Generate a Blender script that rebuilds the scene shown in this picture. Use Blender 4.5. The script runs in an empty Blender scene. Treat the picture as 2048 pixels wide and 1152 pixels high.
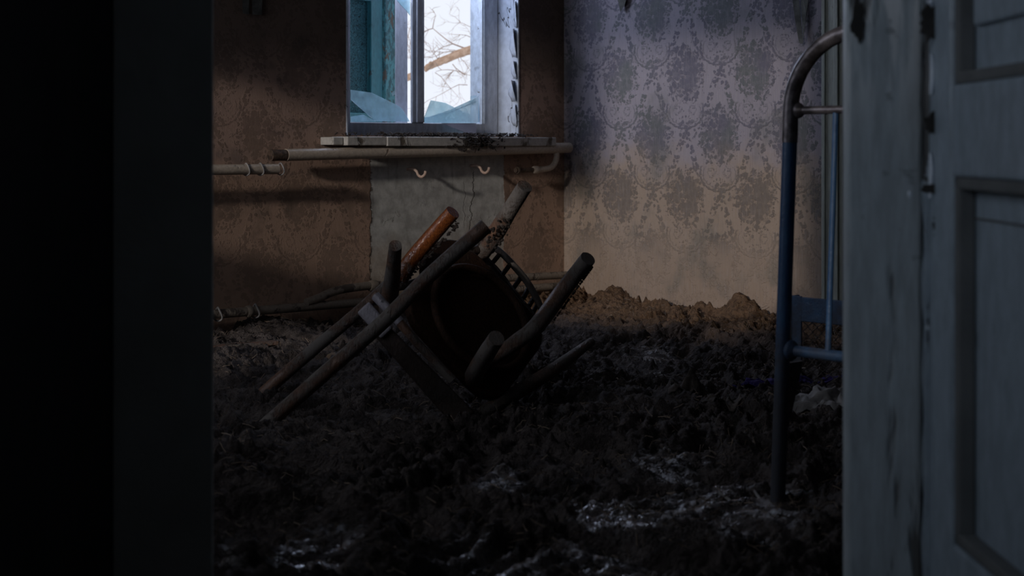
import bpy, math, random
import numpy as np
from mathutils import Vector

random.seed(7)
RNG = np.random.default_rng(11)
SC = bpy.context.scene
COL = SC.collection

# ------------------------------------------------------------------ camera
F = 3000.0            # focal length in photo pixels
HZ = 290.0            # height of the horizon in the photo
CZ = 0.75             # eye height
cam_d = bpy.data.cameras.new('camera')
cam = bpy.data.objects.new('camera', cam_d)
COL.objects.link(cam)
cam.location = (0, 0, CZ)
cam.rotation_euler = (math.pi / 2, 0, 0)
cam_d.sensor_width = 36.0
cam_d.lens = F / 2048 * 36
cam_d.shift_y = -(576 - HZ) / 2048
cam_d.clip_start = 0.05
cam_d.dof.use_dof = True
cam_d.dof.focus_distance = 5.2
cam_d.dof.aperture_fstop = 5.4
SC.camera = cam

# ------------------------------------------------------------------ room frame
PHI = math.radians(43)
CORNER = np.array([0.25, 7.2, 0.0])          # corner of back wall and right wall
A = np.array([-math.cos(PHI), -math.sin(PHI), 0])   # along the back wall, to the left
E = np.array([math.sin(PHI), -math.cos(PHI), 0])    # along the right wall, to the viewer
ROT = math.radians(180 + 43)


def R(s, o, z):
    return CORNER + s * A + o * E + np.array([0, 0, z])


def P(px, py, Y):
    return np.array([(px - 1024) / F * Y, Y, CZ - (py - HZ) / F * Y])


# ------------------------------------------------------------------ world, sun, window light, exposure
w = bpy.data.worlds.new('overcast_sky')
SC.world = w
w.use_nodes = True
wn = w.node_tree.nodes
bg = wn['Background']
bg.inputs['Color'].default_value = (0.80, 0.84, 0.93, 1)
bg.inputs['Strength'].default_value = 1.1

SUN_AZ, SUN_EL = 0.25, 0.25
sun_d = bpy.data.lights.new('sun', 'SUN')
sun_d.energy = 1.22
sun_d.angle = math.radians(2.6)
sun_d.color = (1.0, 0.93, 0.88)
sun = bpy.data.objects.new('sun', sun_d)
COL.objects.link(sun)
sd = -A - SUN_AZ * E + np.array([0, 0, -SUN_EL])
sun.rotation_euler = Vector(sd).to_track_quat('-Z', 'Y').to_euler()
sun.location = (-8, 4, 4)


def area(name, loc, direction, sx, sy, power, color):
    d = bpy.data.lights.new(name, 'AREA')
    d.shape = 'RECTANGLE'
    d.size, d.size_y = sx, sy
    d.energy = power
    d.color = color
    o = bpy.data.objects.new(name, d)
    COL.objects.link(o)
    o.location = loc
    o.rotation_euler = Vector(direction).to_track_quat('-Z', 'Y').to_euler()
    return o


# daylight of the side window of the room and of the window in the passage
area('side_window_daylight', R(4.66, 1.45, 1.55), -A, 1.6, 1.3, 5.0, (0.72, 0.80, 1.0))
area('back_window_daylight', R(0.80, -0.20, 1.80), E * 1.0 + np.array([0, 0, -0.7]), 0.85, 0.42, 13, (0.64, 0.74, 1.0))
area('passage_window_daylight', (-0.84, 0.75, 1.35), (1, 0.05, -0.1), 0.9, 0.9, 4.4, (0.70, 0.82, 1.0))

SC.view_settings.view_transform = 'Standard'
SC.view_settings.look = 'None'
SC.view_settings.gamma = 1
SC.view_settings.exposure = 0.0
SC.view_settings.use_curve_mapping = False


# ------------------------------------------------------------------ node helpers
class V:
    def __init__(self, nt, s):
        self.nt, self.s = nt, s

    def _m(self, op, *o):
        n = self.nt.nodes.new('ShaderNodeMath')
        n.operation = op
        for i, a in enumerate((self,) + o):
            if isinstance(a, V):
                self.nt.links.new(a.s, n.inputs[i])
            else:
                n.inputs[i].default_value = a
        return V(self.nt, n.outputs[0])

    def __add__(self, o): return self._m('ADD', o)
    __radd__ = __add__
    def __sub__(self, o): return self._m('SUBTRACT', o)
    def __mul__(self, o): return self._m('MULTIPLY', o)
    __rmul__ = __mul__
    def __truediv__(self, o): return self._m('DIVIDE', o)
    def abs(self): return self._m('ABSOLUTE')
    def sqrt(self): return self._m('SQRT')
    def lt(self, o): return self._m('LESS_THAN', o)
    def gt(self, o): return self._m('GREATER_THAN', o)
    def max(self, o): return self._m('MAXIMUM', o)
    def min(self, o): return self._m('MINIMUM', o)
    def floor(self): return self._m('FLOOR')
    def wrap(self, a, b): return self._m('WRAP', b, a)
    def inv(self): return (self * -1.0) + 1.0

    def ss(self, a, b):
        n = self.nt.nodes.new('ShaderNodeMapRange')
        n.interpolation_type = 'SMOOTHSTEP'
        self.nt.links.new(self.s, n.inputs['Value'])
        rev = a > b
        n.inputs['From Min'].default_value = min(a, b)
        n.inputs['From Max'].default_value = max(a, b)
        n.inputs['To Min'].default_value = 1.0 if rev else 0.0
        n.inputs['To Max'].default_value = 0.0 if rev else 1.0
        return V(self.nt, n.outputs[0])


class Mat:
    def __init__(self, name, rough=0.7, metal=0.0, spec=0.3):
        self.m = bpy.data.materials.new(name)
        self.m.use_nodes = True
        self.nt = self.m.node_tree
        self.b = self.nt.nodes['Principled BSDF']
        self.b.inputs['Roughness'].default_value = rough
        self.b.inputs['Metallic'].default_value = metal
        self.b.inputs['Specular IOR Level'].default_value = spec

    def link(self, v, name):
        if isinstance(v, V):
            self.nt.links.new(v.s, self.b.inputs[name])
        else:
            self.b.inputs[name].default_value = v

    def coords(self, kind='Object'):
        t = self.nt.nodes.new('ShaderNodeTexCoord')
        return t.outputs[kind]

    def sep(self, sock):
        n = self.nt.nodes.new('ShaderNodeSeparateXYZ')
        self.nt.links.new(sock, n.inputs[0])
        return [V(self.nt, n.outputs[i]) for i in range(3)]

    def comb(self, x, y, z=0.0):
        n = self.nt.nodes.new('ShaderNodeCombineXYZ')
        for i, a in enumerate((x, y, z)):
            if isinstance(a, V):
                self.nt.links.new(a.s, n.inputs[i])
            else:
                n.inputs[i].default_value = a
        return n.outputs[0]

    def scale(self, sock, v):
        n = self.nt.nodes.new('ShaderNodeMapping')
        self.nt.links.new(sock, n.inputs['Vector'])
        n.inputs['Scale'].default_value = v
        return n.outputs[0]

    def noise(self, sock, scale, detail=4, rough=0.55, dist=0.0):
        n = self.nt.nodes.new('ShaderNodeTexNoise')
        self.nt.links.new(sock, n.inputs['Vector'])
        n.inputs['Scale'].default_value = scale
        n.inputs['Detail'].default_value = detail
        n.inputs['Roughness'].default_value = rough
        n.inputs['Distortion'].default_value = dist
        return V(self.nt, n.outputs['Fac'])

    def voro(self, sock, scale, feature='F1'):
        n = self.nt.nodes.new('ShaderNodeTexVoronoi')
        n.feature = feature
        self.nt.links.new(sock, n.inputs['Vector'])
        n.inputs['Scale'].default_value = scale
        return V(self.nt, n.outputs['Distance'])

    def mix(self, f, a, b):
        n = self.nt.nodes.new('ShaderNodeMix')
        n.data_type = 'RGBA'
        if isinstance(f, V):
            self.nt.links.new(f.s, n.inputs[0])
        else:
            n.inputs[0].default_value = f
        for s, c in ((n.inputs[6], a), (n.inputs[7], b)):
            if isinstance(c, V):
                self.nt.links.new(c.s, s)
            else:
                s.default_value = (*c, 1) if len(c) == 3 else c
        return V(self.nt, n.outputs[2])

    def bump(self, h, dist=0.01, strength=1.0):
        n = self.nt.nodes.new('ShaderNodeBump')
        n.inputs['Distance'].default_value = dist
        n.inputs['Strength'].default_value = strength
        self.nt.links.new(h.s, n.inputs['Height'])
        self.nt.links.new(n.outputs[0], self.b.inputs['Normal'])


def simple(name, c1, c2, scale=20, rough=0.7, metal=0.0, bump=0.003, spec=0.3, stretch=(1, 1, 1)):
    m = Mat(name, rough, metal, spec)
    co = m.scale(m.coords(), stretch)
    n = m.noise(co, scale, 5, 0.6)
    m.link(m.mix(n.ss(0.35, 0.65), c1, c2), 'Base Color')
    m.bump(m.noise(co, scale * 2.5, 5, 0.7), bump)
    return m.m


# ------------------------------------------------------------------ mesh helpers
class MB:
    def __init__(self):
        self.v, self.f, self.mi = [], [], []
        self.smooth = []

    def add(self, vs, fs, smooth=False):
        b = len(self.v)
        self.v += [tuple(float(c) for c in p) for p in vs]
        for f in fs:
            self.f.append(tuple(i + b for i in f))
            self.smooth.append(smooth)

    def box(self, lo, hi, fn=None):
        x0, y0, z0 = lo
        x1, y1, z1 = hi
        vs = [(x0, y0, z0), (x1, y0, z0), (x1, y1, z0), (x0, y1, z0),
              (x0, y0, z1), (x1, y0, z1), (x1, y1, z1), (x0, y1, z1)]
        if fn:
            vs = [fn(*p) for p in vs]
        self.add(vs, [(0, 3, 2, 1), (4, 5, 6, 7), (0, 1, 5, 4), (1, 2, 6, 5), (2, 3, 7, 6), (3, 0, 4, 7)])

    def tube(self, pts, r, n=14, caps=True, jitter=0.0, hollow=0.0, flat=1.0):
        pts = [np.array(p, float) for p in pts]
        if np.isscalar(r):
            r = [r] * len(pts)
        tang = []
        for i in range(len(pts)):
            t = pts[min(i + 1, len(pts) - 1)] - pts[max(i - 1, 0)]
            tang.append(t / (np.linalg.norm(t) + 1e-9))
        up = np.array([0, 0, 1.0]) if abs(tang[0][2]) < 0.9 else np.array([0, 1.0, 0])
        u = np.cross(tang[0], up)
        u /= np.linalg.norm(u)
        vs = []
        for p, t, rr in zip(pts, tang, r):
            u = u - t * np.dot(u, t)
            u /= np.linalg.norm(u)
            q = np.cross(t, u)
            for k in range(n):
                a = 2 * math.pi * k / n
                j = 1 + jitter * (RNG.random() - 0.5) * 2
                vs.append(p + (u * math.cos(a) + q * math.sin(a) * flat) * rr * j)
        fs = []
        m = len(pts)
        for i in range(m - 1):
            for k in range(n):
                fs.append((i * n + k, i * n + (k + 1) % n, (i + 1) * n + (k + 1) % n, (i + 1) * n + k))
        self.add(vs, fs, True)
        if caps:
            self.add(vs[:n], [tuple(reversed(range(n)))])
            self.add(vs[-n:], [tuple(range(n))])
        if hollow:
            pass

    def prism(self, poly, depth_vec):
        """closed polygon of 3-D points, extruded by a vector"""
        n = len(poly)
        dv = np.array(depth_vec, float)
        vs = [np.array(p, float) for p in poly] + [np.array(p, float) + dv for p in poly]
        fs = [tuple(reversed(range(n))), tuple(range(n, 2 * n))]
        for i in range(n):
            j = (i + 1) % n
            fs.append((i, j, n + j, n + i))
        self.add(vs, fs)

    def sphere(self, c, r, n=12, m=8, sc=(1, 1, 1), jitter=0.0):
        vs, fs = [], []
        c = np.array(c, float)
        for i in range(m + 1):
            th = math.pi * i / m
            for k in range(n):
                a = 2 * math.pi * k / n
                rr = r * (1 + jitter * (RNG.random() - 0.5))
                vs.append(c + np.array([math.sin(th) * math.cos(a) * sc[0], math.sin(th) * math.sin(a) * sc[1],
                                        math.cos(th) * sc[2]]) * rr)
        for i in range(m):
            for k in range(n):
                fs.append((i * n + k, (i + 1) * n + k, (i + 1) * n + (k + 1) % n, i * n + (k + 1) % n))
        self.add(vs, fs, True)

    def build(self, name, mat, parent=None, origin=None, room=False, bevel=0.0):
        me = bpy.data.meshes.new(name)
        if parent is not None:
            org = np.array(parent.matrix_world.translation if parent.parent is None else parent['_org'])
            org = np.array(parent['_org'])
        elif origin is not None:
            org = np.array(origin, float)
        elif room:
            org = np.zeros(3)
        else:
            arr = np.array(self.v)
            org = np.array([(arr[:, 0].min() + arr[:, 0].max()) / 2, (arr[:, 1].min() + arr[:, 1].max()) / 2, arr[:, 2].min()])
        me.from_pydata([tuple(np.array(p) - org) for p in self.v], [], self.f)
        me.polygons.foreach_set('use_smooth', self.smooth)
        me.update()
        me.materials.append(mat)
        o = bpy.data.objects.new(name, me)
        COL.objects.link(o)
        if parent is not None:
            o.parent = parent
        elif room:
            o.location = CORNER
            o.rotation_euler = (0, 0, ROT)
        else:
            o.location = org
        o['_org'] = [float(c) for c in org]
        if bevel:
            b = o.modifiers.new('bevel', 'BEVEL')
            b.width = bevel
            b.segments = 2
            b.limit_method = 'ANGLE'
        return o


def thing(name, loc, label=None, cat=None, group=None, kind=None):
    o = bpy.data.objects.new(name, None)
    o.empty_display_size = 0.1
    COL.objects.link(o)
    o.location = tuple(float(c) for c in loc)
    o['_org'] = [float(c) for c in loc]
    tag(o, label, cat, group, kind)
    return o


def tag(o, label=None, cat=None, group=None, kind=None):
    if label: o['label'] = label
    if cat: o['category'] = cat
    if group: o['group'] = group
    if kind: o['kind'] = kind
    return o


def smooth_path(pts, n=8):
    pts = [np.array(p, float) for p in pts]
    q = [2 * pts[0] - pts[1]] + pts + [2 * pts[-1] - pts[-2]]
    out = []
    for i in range(1, len(q) - 2):
        for k in range(n):
            t = k / n
            a, b, c, d = q[i - 1], q[i], q[i + 1], q[i + 2]
            out.append(0.5 * ((2 * b) + (-a + c) * t + (2 * a - 5 * b + 4 * c - d) * t * t + (-a + 3 * b - 3 * c + d) * t ** 3))
    out.append(pts[-1])
    return out


# value / gradient noise on arrays
def perlin(x, y, seed=0):
    rs = np.random.RandomState(seed)
    perm = rs.permutation(256)
    ang = rs.rand(256) * 2 * np.pi
    gx, gy = np.cos(ang), np.sin(ang)
    xi, yi = np.floor(x).astype(int), np.floor(y).astype(int)
    xf, yf = x - xi, y - yi

    def g(ix, iy, dx, dy):
        h = perm[(perm[ix & 255] + iy) & 255]
        return gx[h] * dx + gy[h] * dy
    u = xf ** 3 * (xf * (xf * 6 - 15) + 10)
    v = yf ** 3 * (yf * (yf * 6 - 15) + 10)
    a = g(xi, yi, xf, yf) * (1 - u) + g(xi + 1, yi, xf - 1, yf) * u
    b = g(xi, yi + 1, xf, yf - 1) * (1 - u) + g(xi + 1, yi + 1, xf - 1, yf - 1) * u
    return (a * (1 - v) + b * v) * 1.5


# ------------------------------------------------------------------ materials
def wallpaper(name, axis, patch=False):
    m = Mat(name, 0.78, 0, 0.15)
    co = m.coords()
    X, Y, Z = m.sep(co)
    u = X if axis == 'x' else Y
    uv = m.comb(u, Z)
    nA = m.noise(uv, 9, 3)
    warp = m.noise(uv, 30, 4, 0.7)
    fine = m.noise(uv, 75, 4, 0.75)
    Wc, Hc = 0.39, 0.55

    def motif(u0, v0):
        a = (u + (Wc / 2 - u0)).wrap(0.0, Wc) - Wc / 2
        b = (Z + (0.14 - v0)).wrap(0.0, Hc) - 0.14
        aa = a.abs()
        sym = m.comb(aa, b)
        ln = m.noise(sym, 48, 3, 0.65, 0.6)
        # bouquet: a loose cluster of blossoms ringed by separate leaves
        vab = m.comb(a + (warp - 0.5) * 0.03, b + (nA - 0.5) * 0.03)
        cell = m.voro(vab, 44)
        big = m.voro(vab, 19)
        env = ((a / 0.115) * (a / 0.115) + ((b - 0.165) / 0.135) * ((b - 0.165) / 0.135)).sqrt() + (warp - 0.5) * 1.5
        core = ((a / 0.075) * (a / 0.075) + ((b - 0.175) / 0.09) * ((b - 0.175) / 0.09)).sqrt() + (warp - 0.5) * 1.2
        edge_n = (fine - 0.5) * 0.35
        cell2 = m.voro(vab, 72)
        leaves = ((cell + edge_n).ss(0.52, 0.46)).max((cell2 + edge_n).ss(0.50, 0.42) * 0.9) * env.ss(1.0, 0.9)
        bloss = (big + edge_n * 0.6).ss(0.62, 0.54) * core.ss(1.25, 1.0)
        veins = (big * 1.0 - 0.28).abs().ss(0.05, 0.02) * core.ss(1.2, 1.0)
        stems = (fine - 0.5).abs().ss(0.03, 0.01) * env.ss(0.9, 0.7) * 0.55
        bq = leaves.max(bloss * 0.8).max(veins * 0.95).max(stems)
        # open crescent medallion with dots and scrolls
        r = ((a / 0.108) * (a / 0.108) + (b / 0.075) * (b / 0.075)).sqrt()
        r1 = r + (ln - 0.5) * 0.35
        arc = (aa * 0.45 - b).ss(0.0, 0.02)
        ring = (r1 - 1.0).abs().ss(0.07, 0.03).max((r1 - 0.84).abs().ss(0.04, 0.02) * 0.6) * arc * fine.ss(0.36, 0.50)
        dots = m.voro(m.comb(aa, b), 62).ss(0.24, 0.15) * r.ss(0.85, 0.75)
        sx_ = ((aa - 0.045) * (aa - 0.045) + (b - 0.004) * (b - 0.004)).sqrt()
        scroll = ((sx_ + (ln - 0.5) * 0.03 - 0.020).abs().ss(0.005, 0.002)) * (fine.ss(0.40, 0.52)) * 0.6
        mid = (cell + edge_n).ss(0.42, 0.34) * (aa + (warp - 0.5) * 0.05).ss(0.024, 0.016) * (b + 0.06).ss(0.0, 0.02) * b.ss(0.07, 0.05)
        sp = ((a / 0.072) * (a / 0.072) + ((b + 0.085) / 0.055) * ((b + 0.085) / 0.055)).sqrt() + (fine - 0.5) * 1.0
        spray = (cell + edge_n).ss(0.45, 0.37) * sp.ss(1.05, 0.9)
        # leafy garlands climbing to the seam between motifs
        tt = ((b + 0.01) / 0.2).max(0.0).min(1.0)
        gc = tt * tt * -0.035 + tt * 0.115 + 0.108
        gd = (aa - gc).abs() + (warp - 0.5) * 0.02
        gw = m.voro(vab, 58)
        gar = (gw + edge_n).ss(0.55, 0.46) * (gd - m.noise(m.comb(a, b), 16, 2) * 0.030).ss(0.006, -0.002) * b.ss(-0.03, 0.0) * b.ss(0.235, 0.2)
        ring = ring.max(mid)
        return bq.max(ring * 0.9).max(dots * 0.8).max(scroll * 0.7).max(spray * 0.9).max(gar * 0.95)

    mot = motif(0.366, 0.90).max(motif(0.366 + Wc / 2, 0.90 + Hc / 2))
    thread = m.noise(m.comb(u * 260.0, Z * 12.0), 1.0, 2, 0.6)
    line = (m.noise(m.comb(u * 30.0, Z * 0.8), 1.0, 2, 0.5) - 0.5).abs().ss(0.01, 0.0)
    mud_h = (nA - 0.5) * 0.28 + (m.noise(uv, 2.5, 3) - 0.5) * 0.22
    lo = (Z + mud_h).ss(0.82, 0.55)           # dried flood mud on the lower part
    tint = m.mix(m.noise(uv, 3.3, 2).ss(0.45, 0.6), (0.105, 0.10, 0.13), (0.10, 0.108, 0.112))
    hi_c = m.mix(mot * 0.95, (0.250, 0.228, 0.258), tint)
    lo_c = m.mix(mot * (Z + mud_h).ss(0.15, 0.45) * 0.8, (0.29, 0.225, 0.175), (0.115, 0.097, 0.085))
    c = m.mix(lo, hi_c, lo_c)
    c = m.mix((Z + mud_h * 1.3).ss(0.32, 0.08) * 0.65, c, (0.27, 0.20, 0.15))
    # blotches of mould and damp
    bl = m.noise(m.comb(u * 1.0, Z * 0.8 + 3.0), 4.0, 4, 0.6).ss(0.52, 0.70)
    c = m.mix(bl * 0.5, c, (0.10, 0.105, 0.095))
    c = m.mix(thread.ss(0.45, 0.75) * 0.22, c, (0.40, 0.36, 0.36))
    c = m.mix(line * 0.25, c, (0.12, 0.10, 0.10))
    sc = m.noise(uv, 120, 2, 0.5).ss(0.71, 0.74)
    c = m.mix(sc * 0.5, c, (0.06, 0.045, 0.035))
    h = thread * 0.25 + mot * 0.5 + fine * 0.6
    rgh = 0.8
    if patch:
        edge = (m.noise(uv, 14, 4, 0.7) - 0.5) * 0.05
        su = u + edge
        # bare plaster where the radiator hung
        mask = (su - 0.39).ss(0.0, 0.006) * (su - 1.165).ss(0.006, 0.0) * (Z + edge * 0.4 - 0.71).ss(0.01, 0.0)
        pl = m.noise(uv, 16, 5, 0.65)
        pc = m.mix(pl.ss(0.3, 0.7), (0.33, 0.32, 0.295), (0.52, 0.51, 0.475))
        pc = m.mix((Z + mud_h).ss(0.42, 0.1) * 0.75, pc, (0.30, 0.21, 0.135))
        pc = m.mix(m.noise(m.comb(u * 5.0, Z), 5, 4).ss(0.55, 0.75) * 0.5, pc, (0.12, 0.11, 0.095))
        cr = (m.noise(m.comb(u * 1.0, Z * 0.35), 6.5, 5, 0.6) - 0.52).abs().ss(0.005, 0.0015) * m.noise(uv, 4, 2).ss(0.52, 0.60)
        wig = (m.noise(m.comb(u * 0.0, Z), 9, 4, 0.7) - 0.5) * 0.09
        main_c = (u + wig + (Z - 0.6) * 0.12 - 0.575).abs().ss(0.0042, 0.001) * Z.ss(0.28, 0.34) * Z.ss(0.64, 0.62)
        side_c = (u + wig * 0.8 - 0.635).abs().ss(0.0028, 0.0008) * Z.ss(0.36, 0.40) * Z.ss(0.60, 0.56) * 0.7
        cr = (cr * 0.5).max(main_c).max(side_c)
        pc = m.mix(cr * 0.8, pc, (0.03, 0.025, 0.02))
        c = m.mix(mask, c, pc)
        # dirty rim of torn paper
        rim = ((su - 1.165).abs().ss(0.010, 0.002).max((su - 0.39).abs().ss(0.008, 0.002))) * (Z - 0.71).ss(0.01, 0.0)
        rim = rim * m.noise(m.comb(u * 0.0, Z), 22, 3, 0.7).ss(0.47, 0.56)
        c = m.mix(rim * 0.8, c, (0.04, 0.03, 0.022))
        h = h * mask.inv() + (pl * 1.6 - cr * 2.0) * mask - mask * 1.2
        # the back wall is blotchy brown, with the shade at its top painted in
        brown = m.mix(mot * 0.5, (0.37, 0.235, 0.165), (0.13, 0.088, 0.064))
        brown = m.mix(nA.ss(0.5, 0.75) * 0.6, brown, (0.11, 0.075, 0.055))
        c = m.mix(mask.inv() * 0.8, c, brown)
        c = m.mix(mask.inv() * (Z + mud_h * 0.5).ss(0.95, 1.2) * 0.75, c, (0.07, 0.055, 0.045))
    m.link(c, 'Base Color')
    m.bump(h, 0.003, 0.5 if patch else 0.9)
    return m.m


M = {}
M['paper_back'] = wallpaper('damask_wallpaper_back', 'x', True)
M['paper_right'] = wallpaper('damask_wallpaper_right', 'y')
M['plaster_dark'] = simple('old_plaster', (0.16, 0.14, 0.13), (0.24, 0.21, 0.19), 6)
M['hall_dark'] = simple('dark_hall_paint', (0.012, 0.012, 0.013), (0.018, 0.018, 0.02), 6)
M['hall_case'] = simple('dull_casing_paint', (0.46, 0.46, 0.43), (0.53, 0.53, 0.50), 6)
M['wood_floor'] = simple('floor_boards', (0.06, 0.045, 0.035), (0.09, 0.07, 0.05), 8, stretch=(1, 8, 1))
M['ceiling'] = simple('grey_ceiling', (0.2, 0.19, 0.18), (0.3, 0.29, 0.27), 4)


def painted(name, base, bare, chip_lo, chip_hi, scale, rough=0.45, stretch=(1, 1, 0.25), spec=0.5, top=None, second=None):
    m = Mat(name, rough, 0, spec)
    co = m.coords()
    st = m.scale(co, stretch)
    n = m.noise(st, scale, 5, 0.62, 0.3)
    if top:
        z = m.sep(co)[2]
        n = n + z.ss(top[0], top[1]) * top[2]
    ch = n.ss(chip_lo, chip_hi)
    fine = m.noise(st, scale * 6, 4, 0.7)
    c = m.mix(fine.ss(0.3, 0.7), tuple(b * 0.82 for b in base), tuple(min(1, b * 1.12) for b in base))
    if second:
        sm2 = m.noise(st, scale * 2.6, 4).ss(0.46, 0.56)
        if top:
            sm2 = sm2 * z.ss(top[0], top[1])
        c = m.mix(sm2 * 0.85, c, second)
    c = m.mix(ch, c, bare)
    dirt = m.noise(co, scale * 2.0, 3).ss(0.66, 0.74)
    c = m.mix(dirt * 0.6, c, tuple(b * 0.4 for b in base))
    m.link(c, 'Base Color')
    r = ch * 0.35 + rough
    m.link(r, 'Roughness')
    m.bump(fine * 0.3 - ch * 1.0 + n * 0.5, 0.004, 0.8)
    return m.m


M['casing'] = painted('peeling_grey_green_paint', (0.50, 0.56, 0.59), (0.17, 0.17, 0.165), 0.60, 0.66, 13, 0.4,
                      (1, 1, 0.13), top=(0.7, 1.05, 0.13), second=(1.0, 1.0, 1.0))
M['door'] = painted('blue_grey_door_paint', (0.33, 0.40, 0.46), (0.11, 0.11, 0.11), 0.68, 0.72, 7, 0.35, (1, 1, 0.5), spec=0.6)
M['bead'] = painted('chipped_blue_grey_paint', (0.36, 0.43, 0.49), (0.05, 0.05, 0.05), 0.56, 0.60, 10, 0.16, (1, 1, 0.45), spec=0.9,
                    top=(0.45, 0.75, 0.06))
M['bare'] = simple('dark_moulding', (0.13, 0.135, 0.135), (0.17, 0.175, 0.175), 8)
M['frame'] = painted('white_window_paint', (0.62, 0.64, 0.70), (0.14, 0.12, 0.11), 0.67, 0.72, 9, 0.5, (1, 1, 0.4))
def cracked():
    m = Mat('cracked_bluish_paint', 0.5, 0, 0.3)
    co = m.coords()
    st = m.scale(co, (1, 1, 0.55))
    n = m.noise(st, 7, 3, 0.55, 0.8)
    cr = (n - 0.5).abs().ss(0.008, 0.002) * m.noise(co, 5, 2).ss(0.42, 0.5)
    sh_ = m.noise(st, 7, 3, 0.55, 0.8)
    c = m.mix(m.noise(co, 30, 4).ss(0.3, 0.7), (0.42, 0.46, 0.53), (0.52, 0.57, 0.65))
    c = m.mix(cr, c, (0.06, 0.05, 0.05))
    m.link(c, 'Base Color')
    m.bump(n.gt(0.5) * 0.6 + n * 0.5 - cr, 0.012, 1.0)
    return m.m


M['lining'] = cracked()
M['reveal'] = painted('bluish_white_reveal', (0.74, 0.80, 0.88), (0.28, 0.26, 0.25), 0.67, 0.69, 8, 0.5, (1, 1, 0.6))
M['sill'] = painted('muddy_sill_paint', (0.42, 0.40, 0.37), (0.10, 0.08, 0.06), 0.55, 0.64, 9, 0.5, (1, 1, 1))
M['trim'] = painted('pale_trim_paint', (0.32, 0.34, 0.30), (0.09, 0.085, 0.07), 0.62, 0.70, 10, 0.5, (1, 1, 0.2))
M['teal'] = painted('teal_shutter_paint', (0.05, 0.23, 0.26), (0.08, 0.12, 0.12), 0.62, 0.66, 10, 0.5, (1, 1, 0.5))


def flaky(name, base, under, s=60):
    m = Mat(name, 0.6, 0, 0.3)
    co = m.coords()
    wv = m.noise(co, s * 0.6, 3, 0.6)
    n = m.nt.nodes.new('ShaderNodeTexVoronoi')
    n.feature = 'DISTANCE_TO_EDGE'
    n.inputs['Scale'].default_value = s
    mx = m.nt.nodes.new('ShaderNodeMixRGB')
    mx.blend_type = 'ADD'
    mx.inputs[0].default_value = 0.02
    m.nt.links.new(co, mx.inputs[1])
    m.nt.links.new(wv.s, mx.inputs[2])
    m.nt.links.new(mx.outputs[0], n.inputs['Vector'])
    d = V(m.nt, n.outputs['Distance'])
    e = (d + (m.noise(co, s * 1.2, 4, 0.7) - 0.5) * 0.45).ss(0.09, 0.0)
    m.link(m.mix(e, base, under), 'Base Color')
    m.bump(e.inv() * 1.0 + wv * 1.6 + m.noise(co, s * 2.0, 4, 0.7) * 0.8, 0.014, 1.0)
    return m.m


M['teal_flaky'] = flaky('flaking_teal_paint', (0.06, 0.21, 0.235), (0.008, 0.035, 0.042), 95)
M['teal_peel'] = painted('peeling_teal_board', (0.10, 0.34, 0.36), (0.17, 0.14, 0.11), 0.56, 0.60, 20, 0.55, (1, 1, 0.55), second=(0.03, 0.10, 0.11))


def glass_mat():
    m = bpy.data.materials.new('dusty_broken_glass')
    m.use_nodes = True
    nt = m.node_tree
    out = nt.nodes['Material Output']
    nt.nodes.remove(nt.nodes['Principled BSDF'])
    tr = nt.nodes.new('ShaderNodeBsdfTransparent')
    tr.inputs[0].default_value = (0.84, 0.96, 1.0, 1)
    gl = nt.nodes.new('ShaderNodeBsdfGlossy')
    gl.inputs['Roughness'].default_value = 0.12
    df = nt.nodes.new('ShaderNodeBsdfTranslucent')
    df.inputs[0].default_value = (0.70, 0.93, 1.0, 1)
    d2 = nt.nodes.new('ShaderNodeBsdfDiffuse')
    d2.inputs[0].default_value = (0.70, 0.80, 0.88, 1)
    tc = nt.nodes.new('ShaderNodeTexCoord')
    nz = nt.nodes.new('ShaderNodeTexNoise')
    nz.inputs['Scale'].default_value = 22
    nz.inputs['Detail'].default_value = 6
    nt.links.new(tc.outputs['Object'], nz.inputs['Vector'])
    mr = nt.nodes.new('ShaderNodeMapRange')
    mr.inputs['From Min'].default_value = 0.3
    mr.inputs['From Max'].default_value = 0.75
    mr.inputs['To Min'].default_value = 0.30
    mr.inputs['To Max'].default_value = 0.75
    nt.links.new(nz.outputs['Fac'], mr.inputs['Value'])
    dd = nt.nodes.new('ShaderNodeMixShader')
    dd.inputs[0].default_value = 0.18
    nt.links.new(df.outputs[0], dd.inputs[1])
    nt.links.new(d2.outputs[0], dd.inputs[2])
    a = nt.nodes.new('ShaderNodeMixShader')
    nt.links.new(mr.outputs[0], a.inputs[0])
    nt.links.new(tr.outputs[0], a.inputs[1])
    nt.links.new(dd.outputs[0], a.inputs[2])
    fr = nt.nodes.new('ShaderNodeFresnel')
    b = nt.nodes.new('ShaderNodeMixShader')
    nt.links.new(fr.outputs[0], b.inputs[0])
    nt.links.new(a.outputs[0], b.inputs[1])
    nt.links.new(gl.outputs[0], b.inputs[2])
    nt.links.new(b.outputs[0], out.inputs[0])
    return m


M['glass'] = glass_mat()


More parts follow.
